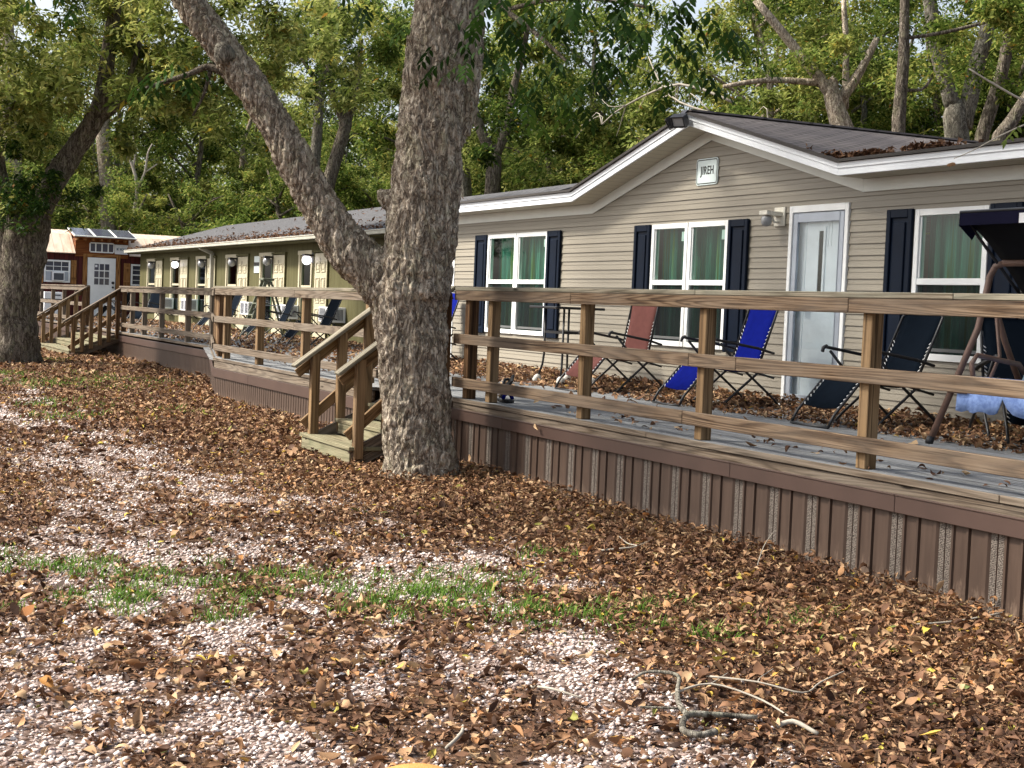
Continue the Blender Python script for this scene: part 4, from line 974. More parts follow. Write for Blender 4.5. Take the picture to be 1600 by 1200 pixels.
for k, (a, b, z0, z1) in enumerate(CW):
    m = MB().box((XC+.0, a-.04, z0-.04), (XC+.05, a+.02, z1+.04)).box((XC, b-.02, z0-.04), (XC+.05, b+.04, z1+.04)).box((XC, a+.02, z1-.02), (XC+.05, b-.02, z1+.04)).box((XC, a+.02, z0-.04), (XC+.05, b-.02, z0+.02))
    zm = (z0+z1)/2; m.box((XC, a+.02, zm-.02), (XC+.04, b-.02, zm+.02))
    if k == 0: m.box((XC, a+.02, zm+.16), (XC+.03, b-.02, zm+.18)).box((XC, (2*a+b)/3, zm+.02), (XC+.028, (2*a+b)/3+.02, z1-.02)).box((XC, (a+2*b)/3, zm+.02), (XC+.028, (a+2*b)/3+.02, z1-.02))
    else: m.box((XC, a+.02, zm-.2), (XC+.03, b-.02, zm-.18)).box((XC, a+.02, zm+.17), (XC+.03, b-.02, zm+.19))
    w = m.build('window', MT['trim'], cb)
    MB().box((XC-.03, a+.01, z0+.01), (XC-.01, b-.01, z1-.01)).build('pane', MT['solar'], w)
    if k == 0: MB().box((XC+.0, a+.03, z0+.02), (XC+.03, a+.2, zm-.02)).box((XC, b-.2, z0+.02), (XC+.03, b-.03, zm-.02)).build('filler_panel', MT['alu'], w)
    for s0, s1 in (((a-.26, a-.06), (b+.06, b+.26)) if k == 0 else ((a-.3, a-.06),)) if k == 0 else (((a-.3, a-.06)),):
        if z0 < 0: pass
        m = MB(); 
        for q in range(2): m.box((XC+.004, s0+q*(s1-s0)/2+.004, z0-.08), (XC+.03, s0+(q+1)*(s1-s0)/2-.004, z1+.06))
        for zq in (z0+.08, z1-.14): m.box((XC+.031, s0, zq), (XC+.05, s1, zq+.07))
        m.build('shutter', MT['cabinwood'], cb)
t = thing('air_conditioner', (XC, 8.6, 1.9), 'white air conditioner in the left window of the red cabin', 'air conditioner')
MB().box((XC+.03, 8.42, 1.85), (XC+.35, 8.82, 2.17)).build('case', MT['acwhite'], t, .01); MB().box((XC+.351, 8.45, 1.88), (XC+.356, 8.79, 2.12)).build('grille', MT['acgrill'], t)
t = thing('cabinet', (-50, 8.0, .62), 'low white box with dark front on the far deck', 'box')
p = Vector((-50, 7.55, 0)); MB().box((-50.3, 7.4, .63), (-49.9, 7.95, 1.1)).box((-50.3, 7.4, 1.24), (-49.88, 7.95, 1.46)).build('case', MT['acwhite'], t, .01); MB().box((-50.3, 7.42, 1.1), (-49.9, 7.93, 1.24)).box((-49.875, 7.72, 1.34), (-49.87, 7.9, 1.38)).build('front', MT['acgrill'], t)
sg = thing('sign', (XC, 10.83, 3.1), 'white rectangular sign reading MT MOREH above the cabin door', 'sign')
MB().box((XC+.052, 10.6, 2.9), (XC+.09, 11.06, 3.24)).build('board', MT['acwhite'], sg)
letters('lettering', 'MT MOREH', (XC+.093, 10.84, 3.08), .36, .1, ((0, 0, 1), (1, 0, 0), (0, 1, 0)), sg, MT['bluesign'], .008)

# ------------------------------------------------------------------ lounge chairs
def make_chair(name, label, sling, back_lean=.33, back_len=.84, group=None):
    t = thing(name, (0, 0, 0), label, 'lounge chair', group)
    hip = Vector((0, .12, .37)); knee = Vector((0, -.34, .5)); foot = Vector((0, -.68, .12))
    head = hip+Vector((0, math.sin(back_lean), math.cos(back_lean)))*back_len
    W_ = .265
    def sx(p, s, w=W_): return (p.x+s*w, p.y, p.z)
    m = MB()
    for s in (-1, 1):
        m.tube([sx(foot+Vector((0, -.06, -.11)), s), sx(foot+Vector((0, -.02, -.03)), s), sx(foot, s), sx(knee, s)], .0125)
        m.tube([sx(hip, s), sx(head, s), sx(head+Vector((0, .015, .04)), s, W_-.04)], .0125)
        m.tube([sx(knee, s), sx((knee+hip)/2+Vector((0, 0, -.04)), s), sx(hip, s)], .0125)
    m.tube([sx(head+Vector((0, .015, .04)), -1, W_-.04), sx(head+Vector((0, .015, .04)), 1, W_-.04)], .0125)
    m.tube([sx(foot+Vector((0, -.06, -.11)), -1), sx(foot+Vector((0, -.07, -.115)), 0), sx(foot+Vector((0, -.06, -.11)), 1)], .0125)
    m.build('recliner_frame', MT['black'], t)
    for s in (-1, 1):
        w = W_+.03
        MB().tube([(s*w, -.28, .012), (s*w, -.2, .09), (s*w, .2, .42), (s*w, .24, .46)], .013).build('leg', MT['black'], t)
        MB().tube([(s*(w+.022), .36, .012), (s*(w+.022), .3, .09), (s*(w+.022), -.16, .45), (s*(w+.022), -.34, .63)], .013).build('leg', MT['black'], t)
        MB().tube([(s*w, -.22, .44), (s*w, .05, .36), (s*w, .3, .3)], .011).build('side_bar', MT['black'], t)
        m = MB().beam((s*(w+.01), -.4, .665), (s*(w+.01), .1, .59), .05, .025).tube([(s*(w+.01), -.43, .62), (s*(w+.01), -.42, .66), (s*(w+.01), -.38, .675)], .018).beam((s*(w+.01), .1, .59), (s*(w+.01), .28, .545), .045, .022)
        m.build('armrest', MT['blackplastic'], t, .006)
    MB().tube([(-W_-.05, .36, .012), (W_+.05, .36, .012)], .013).build('base_bar', MT['black'], t); MB().tube([(-W_-.03, -.28, .012), (W_+.03, -.28, .012)], .013).build('base_bar', MT['black'], t)
    # sling
    prof = [foot+(knee-foot)*q for q in (.14, .5, .9)]+[knee+Vector((0, .04, .0))]+[(knee+hip)/2+Vector((0, 0, -.06))]+[hip+Vector((0, -.03, -.01))]+[hip+(head-hip)*q for q in (.08, .3, .5, .7, .9, 1.0)]+[head+Vector((0, .014, .035))]
    m = MB(); vs = []; nx_ = 6
    for i, p in enumerate(prof):
        w = W_-.03 if 0 < i < len(prof)-3 else W_-.008
        for j in range(nx_+1): q = j/nx_*2-1; vs.append((q*w, p.y, p.z-.02*(1-q*q)))
    n = nx_+1
    m.add(vs, [(i*n+j, i*n+j+1, (i+1)*n+j+1, (i+1)*n+j) for i in range(len(prof)-1) for j in range(nx_)], None, 0, True)
    o = m.build('sling', sling, t); sm = o.modifiers.new('thick', 'SOLIDIFY'); sm.thickness = .004
    m = MB()
    for s in (-1, 1):
        for a, b, n in ((hip+(head-hip)*.06, hip+(head-hip)*.62, 11), (foot+(knee-foot)*.16, foot+(knee-foot)*.85, 9)):
            for k in range(n):
                p = a+(b-a)*k/(n-1); d = (b-a).normalized()*.012
                m.tube([(s*(W_-.034), p.y-d.y, p.z-d.z), (s*(W_-.008), p.y+d.y, p.z+d.z)], .0042, 5)
    m.build('lacing', MT['lace'], t)
    return t
def place(t, x, y, z, rz=0, label=None):
    t.location = (x, y, z); t.rotation_euler = (0, 0, rz)
    if label: t['label'] = label
    return t
c0 = make_chair('lounge_chair', 'maroon brown sling lounge chair left of the blue one', MT['brownslng'], .2, .7)
place(c0, -14.78, 8.55, DZ, rad(4))
c1 = make_chair('lounge_chair', 'bright blue sling lounge chair left of the front door', MT['blueslng'], .33, .73)
place(c1, -12.62, 8.55, DZ, rad(-3))
c2 = copy_tree(c1); place(c2, -21.2, 8.85, DZ, rad(-4), 'blue lounge chair half hidden behind the thick tree trunk')
GB = 'black sling lounge chairs on the decks'
c3 = make_chair('lounge_chair', 'black sling lounge chair under the right window, upright', MT['blackslng'], .42, .64, GB)
place(c3, -10.25, 8.5, DZ, rad(-2))
c4 = copy_tree(c3); place(c4, -9.05, 8.9, DZ, rad(60), 'black reclined lounge chair tucked behind the canopy swing')
for (x, y, rz, lab) in ((-38.4, 10.2, 4, 'black lounge chair on the far deck left of the stepladder'), (-32.3, 9.75, 0, 'black lounge chair on the far deck just right of the stepladder'), (-28.9, 9.6, 3, 'black lounge chair on the far deck nearest the thick trunk'),
                        (-44.6, 9.6, 35, 'black lounge chair on the far deck, right of a similar pair mate'), (-47.6, 9.3, -30, 'black lounge chair on the far deck closest to the red cabin')):
    place(copy_tree(c3), x, y, DZ2+.012, rad(rz), lab)

# bar table ---------------------------------------------------------------
bt = thing('bar_table', (-16.05, 8.45, DZ), 'tall black bar table with white rags tied round its feet', 'table')
cx, cy = -16.05, 8.45
MB().box((cx-.36, cy-.33, DZ+.9), (cx+.36, cy+.33, DZ+.93)).build('tabletop', MT['black'], bt, .008)
for sx_ in (-1, 1):
    for sy_ in (-1, 1):
        x = cx+sx_*.24; y = cy+sy_*.16
        MB().tube([(x, y, DZ+.9), (x, y, DZ+.35), (x+sx_*.015, y+sy_*.01, DZ+.22), (x+sx_*.07, y+sy_*.05, DZ+.03)], .014).build('leg', MT['black'], bt)
        MB().tube([(x+sx_*.055, y+sy_*.04, DZ+.1), (x+sx_*.06, y+sy_*.042, DZ+.07), (x+sx_*.075, y+sy_*.05, DZ+.03), (x+sx_*.075, y+sy_*.05, DZ)], [.02, .045, .055, .035], 8, wob=.5, seed=x).build('foot_rag', MT['sock'], bt)
m = MB()
for z in (.62, .56): 
    if z == .62:
        for a, b in (((-1, -1), (1, -1)), ((-1, 1), (1, 1)), ((-1, -1), (-1, 1)), ((1, -1), (1, 1))): m.beam((cx+a[0]*.24, cy+a[1]*.16, DZ+z), (cx+b[0]*.24, cy+b[1]*.16, DZ+z), .02, .03)
m.build('cross_bar', MT['black'], bt)
sd = thing('sandal', (-12.75, 6.12, DZ), 'black and blue sandal lying by the corner post', 'sandal')
m = MB(); n = 12; P = []
for k in range(n): q = k*math.tau/n; P.append((-12.75+math.cos(q)*.15*(1), 6.1+math.sin(q)*.055*(1+.15*math.cos(q)), DZ+.004))
m.poly(P[::-1], (0, 0, .03)); m.build('sole', MT['blackplastic'], sd, .006)
m = MB(); 
for k in range(7): q = math.pi*k/6; m.v and None
m.tube([(-12.7, 6.05, DZ+.035), (-12.7, 6.07, DZ+.075), (-12.7, 6.1, DZ+.09), (-12.7, 6.13, DZ+.075), (-12.7, 6.15, DZ+.035)], .018).build('strap', MT['blueslng'], sd)
sd2 = thing('sandal', (-12.95, 6.3, DZ), 'black sandal propped on its edge behind the low rail', 'sandal')
m = MB(); R = Matrix.Translation((-13.1, 6.28, DZ+.13)) @ Matrix.Rotation(rad(-35), 4, 'Y') @ Matrix.Rotation(rad(65), 4, 'X')
m.box((-.16, -.05, -.012), (.16, .05, .012), 0, R); m.build('sole', MT['blackplastic'], sd2, .01)
MB().tube([R @ Vector(p) for p in ((.05, -.05, .01), (.05, -.03, .05), (.05, .03, .05), (.05, .05, .01))], .015).build('strap', MT['blackplastic'], sd2)

# stepladder --------------------------------------------------------------
ld = thing('stepladder', (-33.6, 10, DZ2), 'grey green folding stepladder standing before the olive wall', 'stepladder')
x, y, zt = -33.6, 9.9, 2.0
for sx_ in (-1, 1):
    MB().beam((x+sx_*.13, y-.06, zt-.06), (x+sx_*.24, y-.5, DZ2+.01), .035, .08, (0, 1, 0)).build('front_rail', MT['ladder'], ld, .004)
    MB().beam((x+sx_*.12, y+.06, zt-.08), (x+sx_*.22, y+.5, DZ2+.01), .03, .05, (0, 1, 0)).build('rear_rail', MT['ladder'], ld, .004)
    MB().beam((x+sx_*.19, y-.25, 1.38), (x+sx_*.19, y+.25, 1.38), .01, .02).build('spreader', MT['alu'], ld)
for k in range(4):
    q = (k+1)/5; z = zt-.06-(zt-.07-DZ2)*q; w = .13+.11*q; yy = y-.06-.44*q
    MB().box((x-w, yy-.05, z-.015), (x+w, yy+.06, z+.015)).build('step', MT['ladder'], ld, .003)
MB().box((x-.17, y-.14, zt-.055), (x+.17, y+.12, zt)).build('top_cap', MT['ladder'], ld, .01)

# canopy swing ------------------------------------------------------------
sw = thing('canopy_swing', (-7.9, 8.3, DZ), 'brown tube porch swing with dark tilted canopy and blue cover', 'swing')
sxa, sxb = -8.78, -6.95; yt, zt = 8.3, 2.04
for x, s in ((sxa, 1), (sxb, -1)):
    MB().tube([(x+s*.1, yt-.01, zt), (x+s*.02, yt-.02, zt-.025), (x-.0, yt-.05, zt-.1), (x, yt-.14, zt-.5), (x, yt-.55, DZ+.02)], .026, 10).build('leg', MT['rust'], sw)
    MB().tube([(x+s*.02, yt-.04, zt-.25), (x, yt+.14, zt-.6), (x, yt+.56, DZ+.02)], .024, 10).build('leg', MT['rust'], sw)
    MB().tube([(x, yt-.56, DZ), (x, yt-.54, DZ+.05)], .03, 10).build('foot_cap', MT['blackplastic'], sw)
    MB().tube([(x+s*.12, yt-.1, zt-.28), (x+s*.16, yt-.06, zt-.7), (x+s*.2, yt-.24, zt-1.0)], .014).build('hanger', MT['rust'], sw)
MB().tube([(sxa+.09, yt-.01, zt), (sxb-.09, yt-.01, zt)], .026, 10).build('top_bar', MT['rust'], sw)
for s in (sxa+.2, sxb-.2): MB().tube([(s, yt-.33, DZ+.42), (s, yt-.37, DZ+.62), (s, yt-.32, DZ+.68), (s, yt+.1, DZ+.62), (s, yt+.16, DZ+.55)], .02).build('armrest', MT['rust'], sw)
m = MB().tube([(sxa+.2, yt-.33, DZ+.42), (sxb-.2, yt-.33, DZ+.42)], .018).tube([(sxa+.2, yt+.15, DZ+.38), (sxb-.2, yt+.15, DZ+.38)], .018).tube([(sxa+.2, yt-.33, DZ+.42), (sxa+.2, yt+.15, DZ+.38), (sxa+.2, yt+.32, DZ+.9)], .018).tube([(sxb-.2, yt-.33, DZ+.42), (sxb-.2, yt+.15, DZ+.38), (sxb-.2, yt+.32, DZ+.9)], .018)
m.tube([(sxa, yt-.4, DZ+.4), (sxa+.2, yt-.4, DZ+.4)], .012); m.build('seat_frame', MT['rust'], sw)
m = MB(); slab(m, [(sxa+.22, yt-.32, DZ+.44), (sxb-.22, yt-.32, DZ+.44), (sxb-.22, yt+.14, DZ+.4), (sxa+.22, yt+.14, DZ+.4)], 0, .05); slab(m, [(sxa+.22, yt+.14, DZ+.46), (sxb-.22, yt+.14, DZ+.46), (sxb-.22, yt+.31, DZ+.92), (sxa+.22, yt+.31, DZ+.92)], 0, .05); m.build('seat', MT['seatcloth'], sw, .015)
# canopy: front edge raised towards the yard, back edge low
m = MB(); nA, nB = 14, 8; vs = []
A0 = Vector((0, yt-.42, zt+.36)); B0 = Vector((0, yt+.42, zt-.42))
for i in range(nA+1):
    for j in range(nB+1):
        q = j/nB; x = sxa+.05+(sxb-sxa-.1)*i/nA; p = A0+(B0-A0)*q
        vs.append((x, p.y, p.z+.06*math.sin(q*math.pi)+.015*math.cos(i*2.1)*math.sin(q*3)))
n = nB+1; m.add(vs, [(i*n+j, (i+1)*n+j, (i+1)*n+j+1, i*n+j+1) for i in range(nA) for j in range(nB)], None, 0, True)
cn = m.build('canopy', MT['canopy'], sw); sm = cn.modifiers.new('thick', 'SOLIDIFY'); sm.thickness = .01
m = MB(); xa, xb = sxa+.05, sxb-.05
m.quad([(xa, A0.y-.01, A0.z-.1), (xb, A0.y-.01, A0.z-.1), (xb, A0.y-.005, A0.z+.01), (xa, A0.y-.005, A0.z+.01)])
for x in (xa, xb): m.quad([(x, A0.y-.01, A0.z-.1), (x, A0.y-.005, A0.z+.01), (x, A0.y+.18, A0.z-.1), (x, A0.y+.12, A0.z-.2)])
o = m.build('valance', MT['canopynavy'], cn); sm = o.modifiers.new('thick', 'SOLIDIFY'); sm.thickness = .008
m = MB().tube([(xa, A0.y, A0.z), (xb, A0.y, A0.z)], .012).tube([(xa, A0.y, A0.z), (xa, B0.y, B0.z)], .012).tube([(xb, A0.y, A0.z), (xb, B0.y, B0.z)], .012).tube([(xa, B0.y, B0.z), (xb, B0.y, B0.z)], .012); m.build('canopy_frame', MT['black'], sw)
MB().box((xa+.62, A0.y-.022, A0.z-.1), (xa+.7, A0.y-.016, A0.z-.03)).build('care_tag', MT['lace'], cn)
tw = MB(); vs = []; nT = 40
for i in range(nT+1):
    x = sxa+.08+(sxb-sxa-.16)*i/nT; hang = .2-.13*max(0, 1-abs((i % 14)-12)/1.6)*(i > 3)+.01*math.sin(i*1.7)
    ww = .012*math.sin(i*.9)
    for (yy, zz) in ((yt+.1, DZ+.475), (yt-.1, DZ+.505), (yt-.3, DZ+.51), (yt-.365+ww, DZ+.48), (yt-.38+ww, DZ+.46-hang*.5), (yt-.385+ww*2, DZ+.46-hang)): vs.append((x, yy, zz))
tw.add(vs, [(i*6+j, (i+1)*6+j, (i+1)*6+j+1, i*6+j+1) for i in range(nT) for j in range(5)], None, 0, True)
tt = tw.build('towel', MT['towel']); sm = tt.modifiers.new('thick', 'SOLIDIFY'); sm.thickness = .008
setp(tt, 'pale blue scalloped cover draped over the swing seat front', 'towel')

# ------------------------------------------------------------------ trees
def leafcloud(rng, centers, radii, n, ln, droop=.3, squash=.8):
    k = rng.integers(0, len(centers), n); c = np.array(centers)[k]; r = np.array(radii)[k]
    d = rng.normal(size=(n, 3)); d /= np.linalg.norm(d, axis=1, keepdims=True)
    P = c+d*(rng.random(n)**.45*r)[:, None]*np.array([1, 1, squash])
    # small sprigs: snap groups of leaves together for clumps
    L = ln*rng.uniform(.6, 1.3, n); w = L*rng.uniform(.3, .45, n)
    T_ = np.array([(0, 0, 0), (.42, .5, .06), (1, 0, -.1), (.42, -.5, .06)])
    V = np.stack([T_[None, :, 0]*L[:, None], T_[None, :, 1]*w[:, None], T_[None, :, 2]*L[:, None]], 2)
    V = np.einsum('nij,nkj->nki', rotm(rng, n, .75), V)
    V[:, :, 2] -= droop*np.linalg.norm(V[:, :, :2], axis=2)
    V += P[:, None]
    return V.reshape(-1, 3), np.arange(n*4).reshape(-1, 4), k
def crown(rng, parent, centers, radii, n, ln, mat, bias=0, name='crown'):
    V, F, k = leafcloud(rng, centers, radii, n, ln)
    cb_ = rng.normal(0, .15, len(centers))[k]
    t = np.clip(rng.beta(1.5, 1.8, n)*.95+cb_+bias, 0, .9); t = np.where(rng.random(n) > .985, rng.uniform(.9, 1, n), t)
    return np_mesh(name, V, F, mat, np.repeat(t, 4), parent)
def smooth_path(b, n=4):
    P = [np.array(p[:3]) for p in b]; R = [p[3] for p in b]; out = []; ro = []
    for i in range(len(P)-1):
        p0, p1, p2, p3 = P[max(i-1, 0)], P[i], P[i+1], P[min(i+2, len(P)-1)]
        for k in range(n):
            t = k/n; out.append(.5*((2*p1)+(-p0+p2)*t+(2*p0-5*p1+4*p2-p3)*t*t+(-p0+3*p1-3*p2+p3)*t**3)); ro.append(R[i]*(1-t)+R[i+1]*t)
    out.append(P[-1]); ro.append(R[-1]); return out, ro
def limbs(branches, seg=4, n=10, wob=.12):
    m = MB()
    for q, b in enumerate(branches):
        P, R = smooth_path(b, seg); m.tube(P, [float(r) for r in R], n, wob=wob, seed=q*3.1)
    return m
def to_ground(b):
    x, y, z, r = b[0]; return [(x, y, -.05, r*1.35), (x, y, .35, r*1.1)]+([(x, y, z*.5, r*1.02)] if z > 2 else [])+b

# thick forked tree
MAIN = [
 [(-12.47, 5.14, -.06, .39), (-12.48, 5.15, .06, .345), (-12.49, 5.13, .26, .322), (-12.54, 5.09, .83, .305), (-12.6, 5.04, 1.4, .317), (-12.61, 5.05, 1.69, .345), (-12.61, 5.08, 1.92, .33)],
 [(-12.61, 5.08, 1.7, .311), (-12.6, 5.13, 2.33, .315), (-12.62, 5.17, 2.85, .294), (-12.63, 5.21, 3.42, .297), (-12.63, 5.27, 3.94, .303), (-12.64, 5.31, 4.41, .288), (-12.65, 5.36, 5.1, .259), (-12.68, 5.44, 6.14, .202), (-12.7, 5.5, 8.5, .1)],
 [(-12.6, 5.07, 1.5, .26), (-12.73, 4.83, 1.74, .235), (-12.87, 4.56, 1.99, .208), (-13.0, 4.33, 2.35, .172), (-13.12, 4.12, 2.74, .156), (-13.28, 3.85, 3.25, .148), (-13.49, 3.48, 3.78, .145), (-13.67, 3.16, 4.28, .134), (-13.82, 2.92, 4.81, .118), (-14.05, 2.54, 5.66, .098), (-14.5, 1.9, 7.2, .05)],
 [(-12.58, 5.24, 2.8, .12), (-12.53, 5.4, 3.14, .132), (-12.51, 5.46, 3.43, .115), (-12.53, 5.49, 3.95, .121), (-12.55, 5.51, 4.47, .115), (-12.5, 5.69, 5.23, .092), (-12.42, 5.96, 6.04, .063)],
 [(-12.65, 5.06, 2.42, .15), (-12.74, 4.88, 2.47, .1), (-12.78, 4.81, 2.49, .085), (-12.79, 4.77, 2.48, .06)],
]
mt = thing('pecan_tree', (-12.5, 5.14, 0), 'thick forked tree with rough grey bark in front of the short steps', 'tree')
def remeshed(m, vox, disp, seed, zs=.35):
    o = m.build('trunk', MT['bark'])
    r = o.modifiers.new('r', 'REMESH'); r.mode = 'VOXEL'; r.voxel_size = vox
    s = o.modifiers.new('s', 'SMOOTH'); s.iterations = 10; s.factor = .6
    bpy.context.view_layer.update()
    me = bpy.data.meshes.new_from_object(o.evaluated_get(bpy.context.evaluated_depsgraph_get()))
    bpy.data.objects.remove(o)
    V = np.empty(len(me.vertices)*3, np.float32); me.vertices.foreach_get('co', V); V = V.reshape(-1, 3)
    Nn = np.empty(len(me.vertices)*3, np.float32); me.vertex_normals.foreach_get('vector', Nn); Nn = Nn.reshape(-1, 3)
    D = np.empty(len(V))
    nz = mnoise.noise; vo = mnoise.voronoi
    for i, p in enumerate(V):
        q = Vector((p[0]*9, p[1]*9, p[2]*9*zs))
        q2 = q+Vector((nz(q*1.3), nz(q*1.3+Vector((7, 0, 0))), nz(q*1.3+Vector((0, 9, 0)))))*.55
        e = min(1, abs(nz(q2*1.25))*4.5)*.7+min(1, abs(nz(q2*2.6+Vector((3, 1, 2))))*4)*.5
        D[i] = disp*(e-.75)+disp*.7*nz(q*3.1)+disp*.45*nz(Vector((p[0]*55, p[1]*55, p[2]*22)))+.022*nz(Vector(p)*3.1)
    V = V+Nn*D[:, None]
    return me, V.astype(np.float32)
me, V = remeshed(limbs(MAIN, 4, 16, .1), .012, .024, 1)
me.vertices.foreach_set('co', (V-np.array(LOC[mt.name], np.float32)).ravel()); me.materials.clear(); me.materials.append(MT['bark']); me.update()
for p in me.polygons: p.use_smooth = True
to = bpy.data.objects.new('trunk', me); C.objects.link(to); under(to, mt)
kn = MB(); 
kp = Vector((-13.42, 3.5, 3.72))
tow = (Vector((0, 0, 1.55))-kp).normalized()
kp = kp+tow*.15
m = MB().tube([kp-tow*.06, kp-tow*.01, kp+tow*.015, kp+tow*.022], [.1, .085, .06, .03], 12, wob=.3).build('knot', MT['barkpale'], mt)
BR_ = ([[(-13.43, 3.58, 3.52, .045), (-13.53, 3.38, 3.6, .032), (-13.61, 3.2, 3.52, .026), (-13.79, 2.81, 3.36, .014)], [(-13.52, 3.4, 3.58, .02), (-13.53, 3.34, 3.34, .014), (-13.56, 3.26, 3.16, .009)],
           [(-12.53, 5.5, 4.4, .05), (-12.3, 5.6, 4.3, .032), (-11.6, 5.4, 4.05, .026), (-10.9, 5.35, 3.75, .02), (-10.4, 5.4, 3.45, .01)], [(-11.6, 5.4, 4.05, .02), (-10.6, 5.5, 4.0, .016), (-9.7, 5.7, 3.8, .01)],
           [(-12.6, 5.3, 5.6, .12), (-11.5, 5.0, 6.6, .09), (-10, 4.6, 7.3, .05)], [(-12.65, 5.4, 5.8, .12), (-13.5, 6.3, 6.8, .09), (-14.5, 7.5, 7.6, .05)], [(-13.9, 2.8, 5.0, .09), (-13.4, 1.5, 6.0, .06), (-12.6, .4, 6.8, .03)], [(-12.66, 5.45, 6.3, .1), (-12.3, 4.2, 7.4, .07), (-11.6, 3.0, 8.2, .04)]])
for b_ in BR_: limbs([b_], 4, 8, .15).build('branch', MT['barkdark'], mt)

rng = np.random.default_rng(5)
cc_, cr_ = [], []
for (x, y, z, r) in ((-10, 4.4, 7.6, 1.6), (-14.6, 7.6, 7.9, 1.7), (-12.6, .6, 7.2, 1.5), (-14.6, 1.8, 7.6, 1.6), (-11.5, 2.9, 8.6, 1.6), (-12.7, 5.5, 9, 2), (-13.4, 3.6, 8.6, 1.8), (-11, 6.4, 8.2, 1.5), (-15.6, 4.6, 8.2, 1.5), (-17.5, 6.2, 9.3, 1.7), (-16.5, 2.2, 8.8, 1.7), (-19.5, 4.6, 9.6, 1.8), (-9.3, 2.4, 8.2, 1.6), (-8.5, 5.2, 8, 1.5), (-11, 0, 8.2, 1.6), (-14, -.5, 8.6, 1.7), (-17.5, -.3, 9.2, 1.7), (-7, 3.3, 7.6, 1.4), (-14, 5.8, 10.2, 2), (-11, 2, 10, 2), (-20.5, 1.8, 9.6, 1.7)):
    for _ in range(11):
        cc_.append(np.array((x, y, z))+rng.normal(0, r*.6, 3)*np.array([1, 1, .6])); cr_.append(rng.uniform(.45, .9))
crown(rng, mt, cc_, cr_, 42000, .15, MT['green'])  # crown broadened overhead, out of view, to keep sun off house and yard
# drooping pinnate sprays
def sprays(rng, centers, nper, spread, ln, parent, mat, name, tb=0):
    Vs, Fs, Ts = [], [], []; o = 0
    T_ = np.array([(0, 0, 0), (.3, .36, .03), (.65, .28, 0), (1, 0, -.1), (.65, -.28, 0), (.3, -.36, .03)])
    for c in centers:
        for _ in range(nper):
            p = np.array(c)+rng.normal(0, spread, 3)*np.array([1, 1, .8]); az = rng.uniform(0, 2*np.pi)
            d = np.array([math.cos(az)*.75, math.sin(az)*.75, -.62]); d /= np.linalg.norm(d); up_ = np.array([0, 0, 1.]); s_ = np.cross(d, up_); s_ /= np.linalg.norm(s_); nn = np.cross(s_, d)
            R_ = ln*2.4; k = 7; tt_ = np.clip(rng.normal(.4, .22)+tb, 0, 1)
            Vs.append(np.array([p-s_*.002, p+s_*.002, p+d*R_+s_*.001, p+d*R_-s_*.001, p+d*R_, p+d*R_])); Fs.append(np.array([(0, 1, 2, 3, 4, 5)])+o); Ts.append(np.full(6, .1)); o += 6
            for q in range(k):
                f = (q+1)/k; b = p+d*R_*f; sg_ = (0 if q == k-1 else (1 if q % 2 else -1))
                ld_ = d*(.55 if sg_ else 1)+s_*sg_*.8+np.array([0, 0, -.45]); ld_ /= np.linalg.norm(ld_); sd_ = np.cross(ld_, nn); sd_ /= np.linalg.norm(sd_); n2 = np.cross(sd_, ld_)
                l = ln*rng.uniform(.7, 1.15)
                Vs.append(b+T_[:, :1]*l*ld_+T_[:, 1:2]*l*.52*sd_+T_[:, 2:]*l*n2); Fs.append(np.arange(6)[None]+o); Ts.append(np.full(6, np.clip(tt_+rng.normal(0, .08), 0, 1))); o += 6
    return np_mesh(name, np.concatenate(Vs), np.concatenate(Fs), mat, np.concatenate(Ts), parent)
HANG = [(-11.61, 5.01, 3.85), (-11.07, 4.99, 3.98), (-10.99, 5.13, 3.8), (-10.49, 4.96, 3.5), (-11.48, 5.25, 3.75), (-10.43, 5.13, 3.85), (-10.34, 5.31, 3.75), (-9.81, 5.25, 3.75), (-9.74, 5.42, 3.85), (-9.65, 5.59, 3.75), (-9.57, 5.75, 3.8), (-9.48, 5.92, 3.7), (-9.45, 5.97, 3.52), (-9.97, 6.06, 3.55), (-10.12, 5.75, 3.6), (-10.22, 5.54, 3.5), (-10.3, 5.41, 3.3), (-10.8, 5.46, 3.3), (-9.84, 5.2, 3.85), (-9.9, 6.3, 3.85), (-12.2, 5.2, 3.7)]
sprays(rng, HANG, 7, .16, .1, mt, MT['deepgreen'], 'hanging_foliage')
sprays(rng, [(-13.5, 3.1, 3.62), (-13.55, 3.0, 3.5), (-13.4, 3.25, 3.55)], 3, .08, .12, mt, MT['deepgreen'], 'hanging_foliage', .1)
sprays(rng, [(-13.0, 4.6, 4.3), (-12.9, 4.8, 4.2), (-13.1, 4.3, 4.45), (-14.1, 2.3, 4.2)], 4, .12, .1, mt, MT['deepgreen'], 'hanging_foliage')

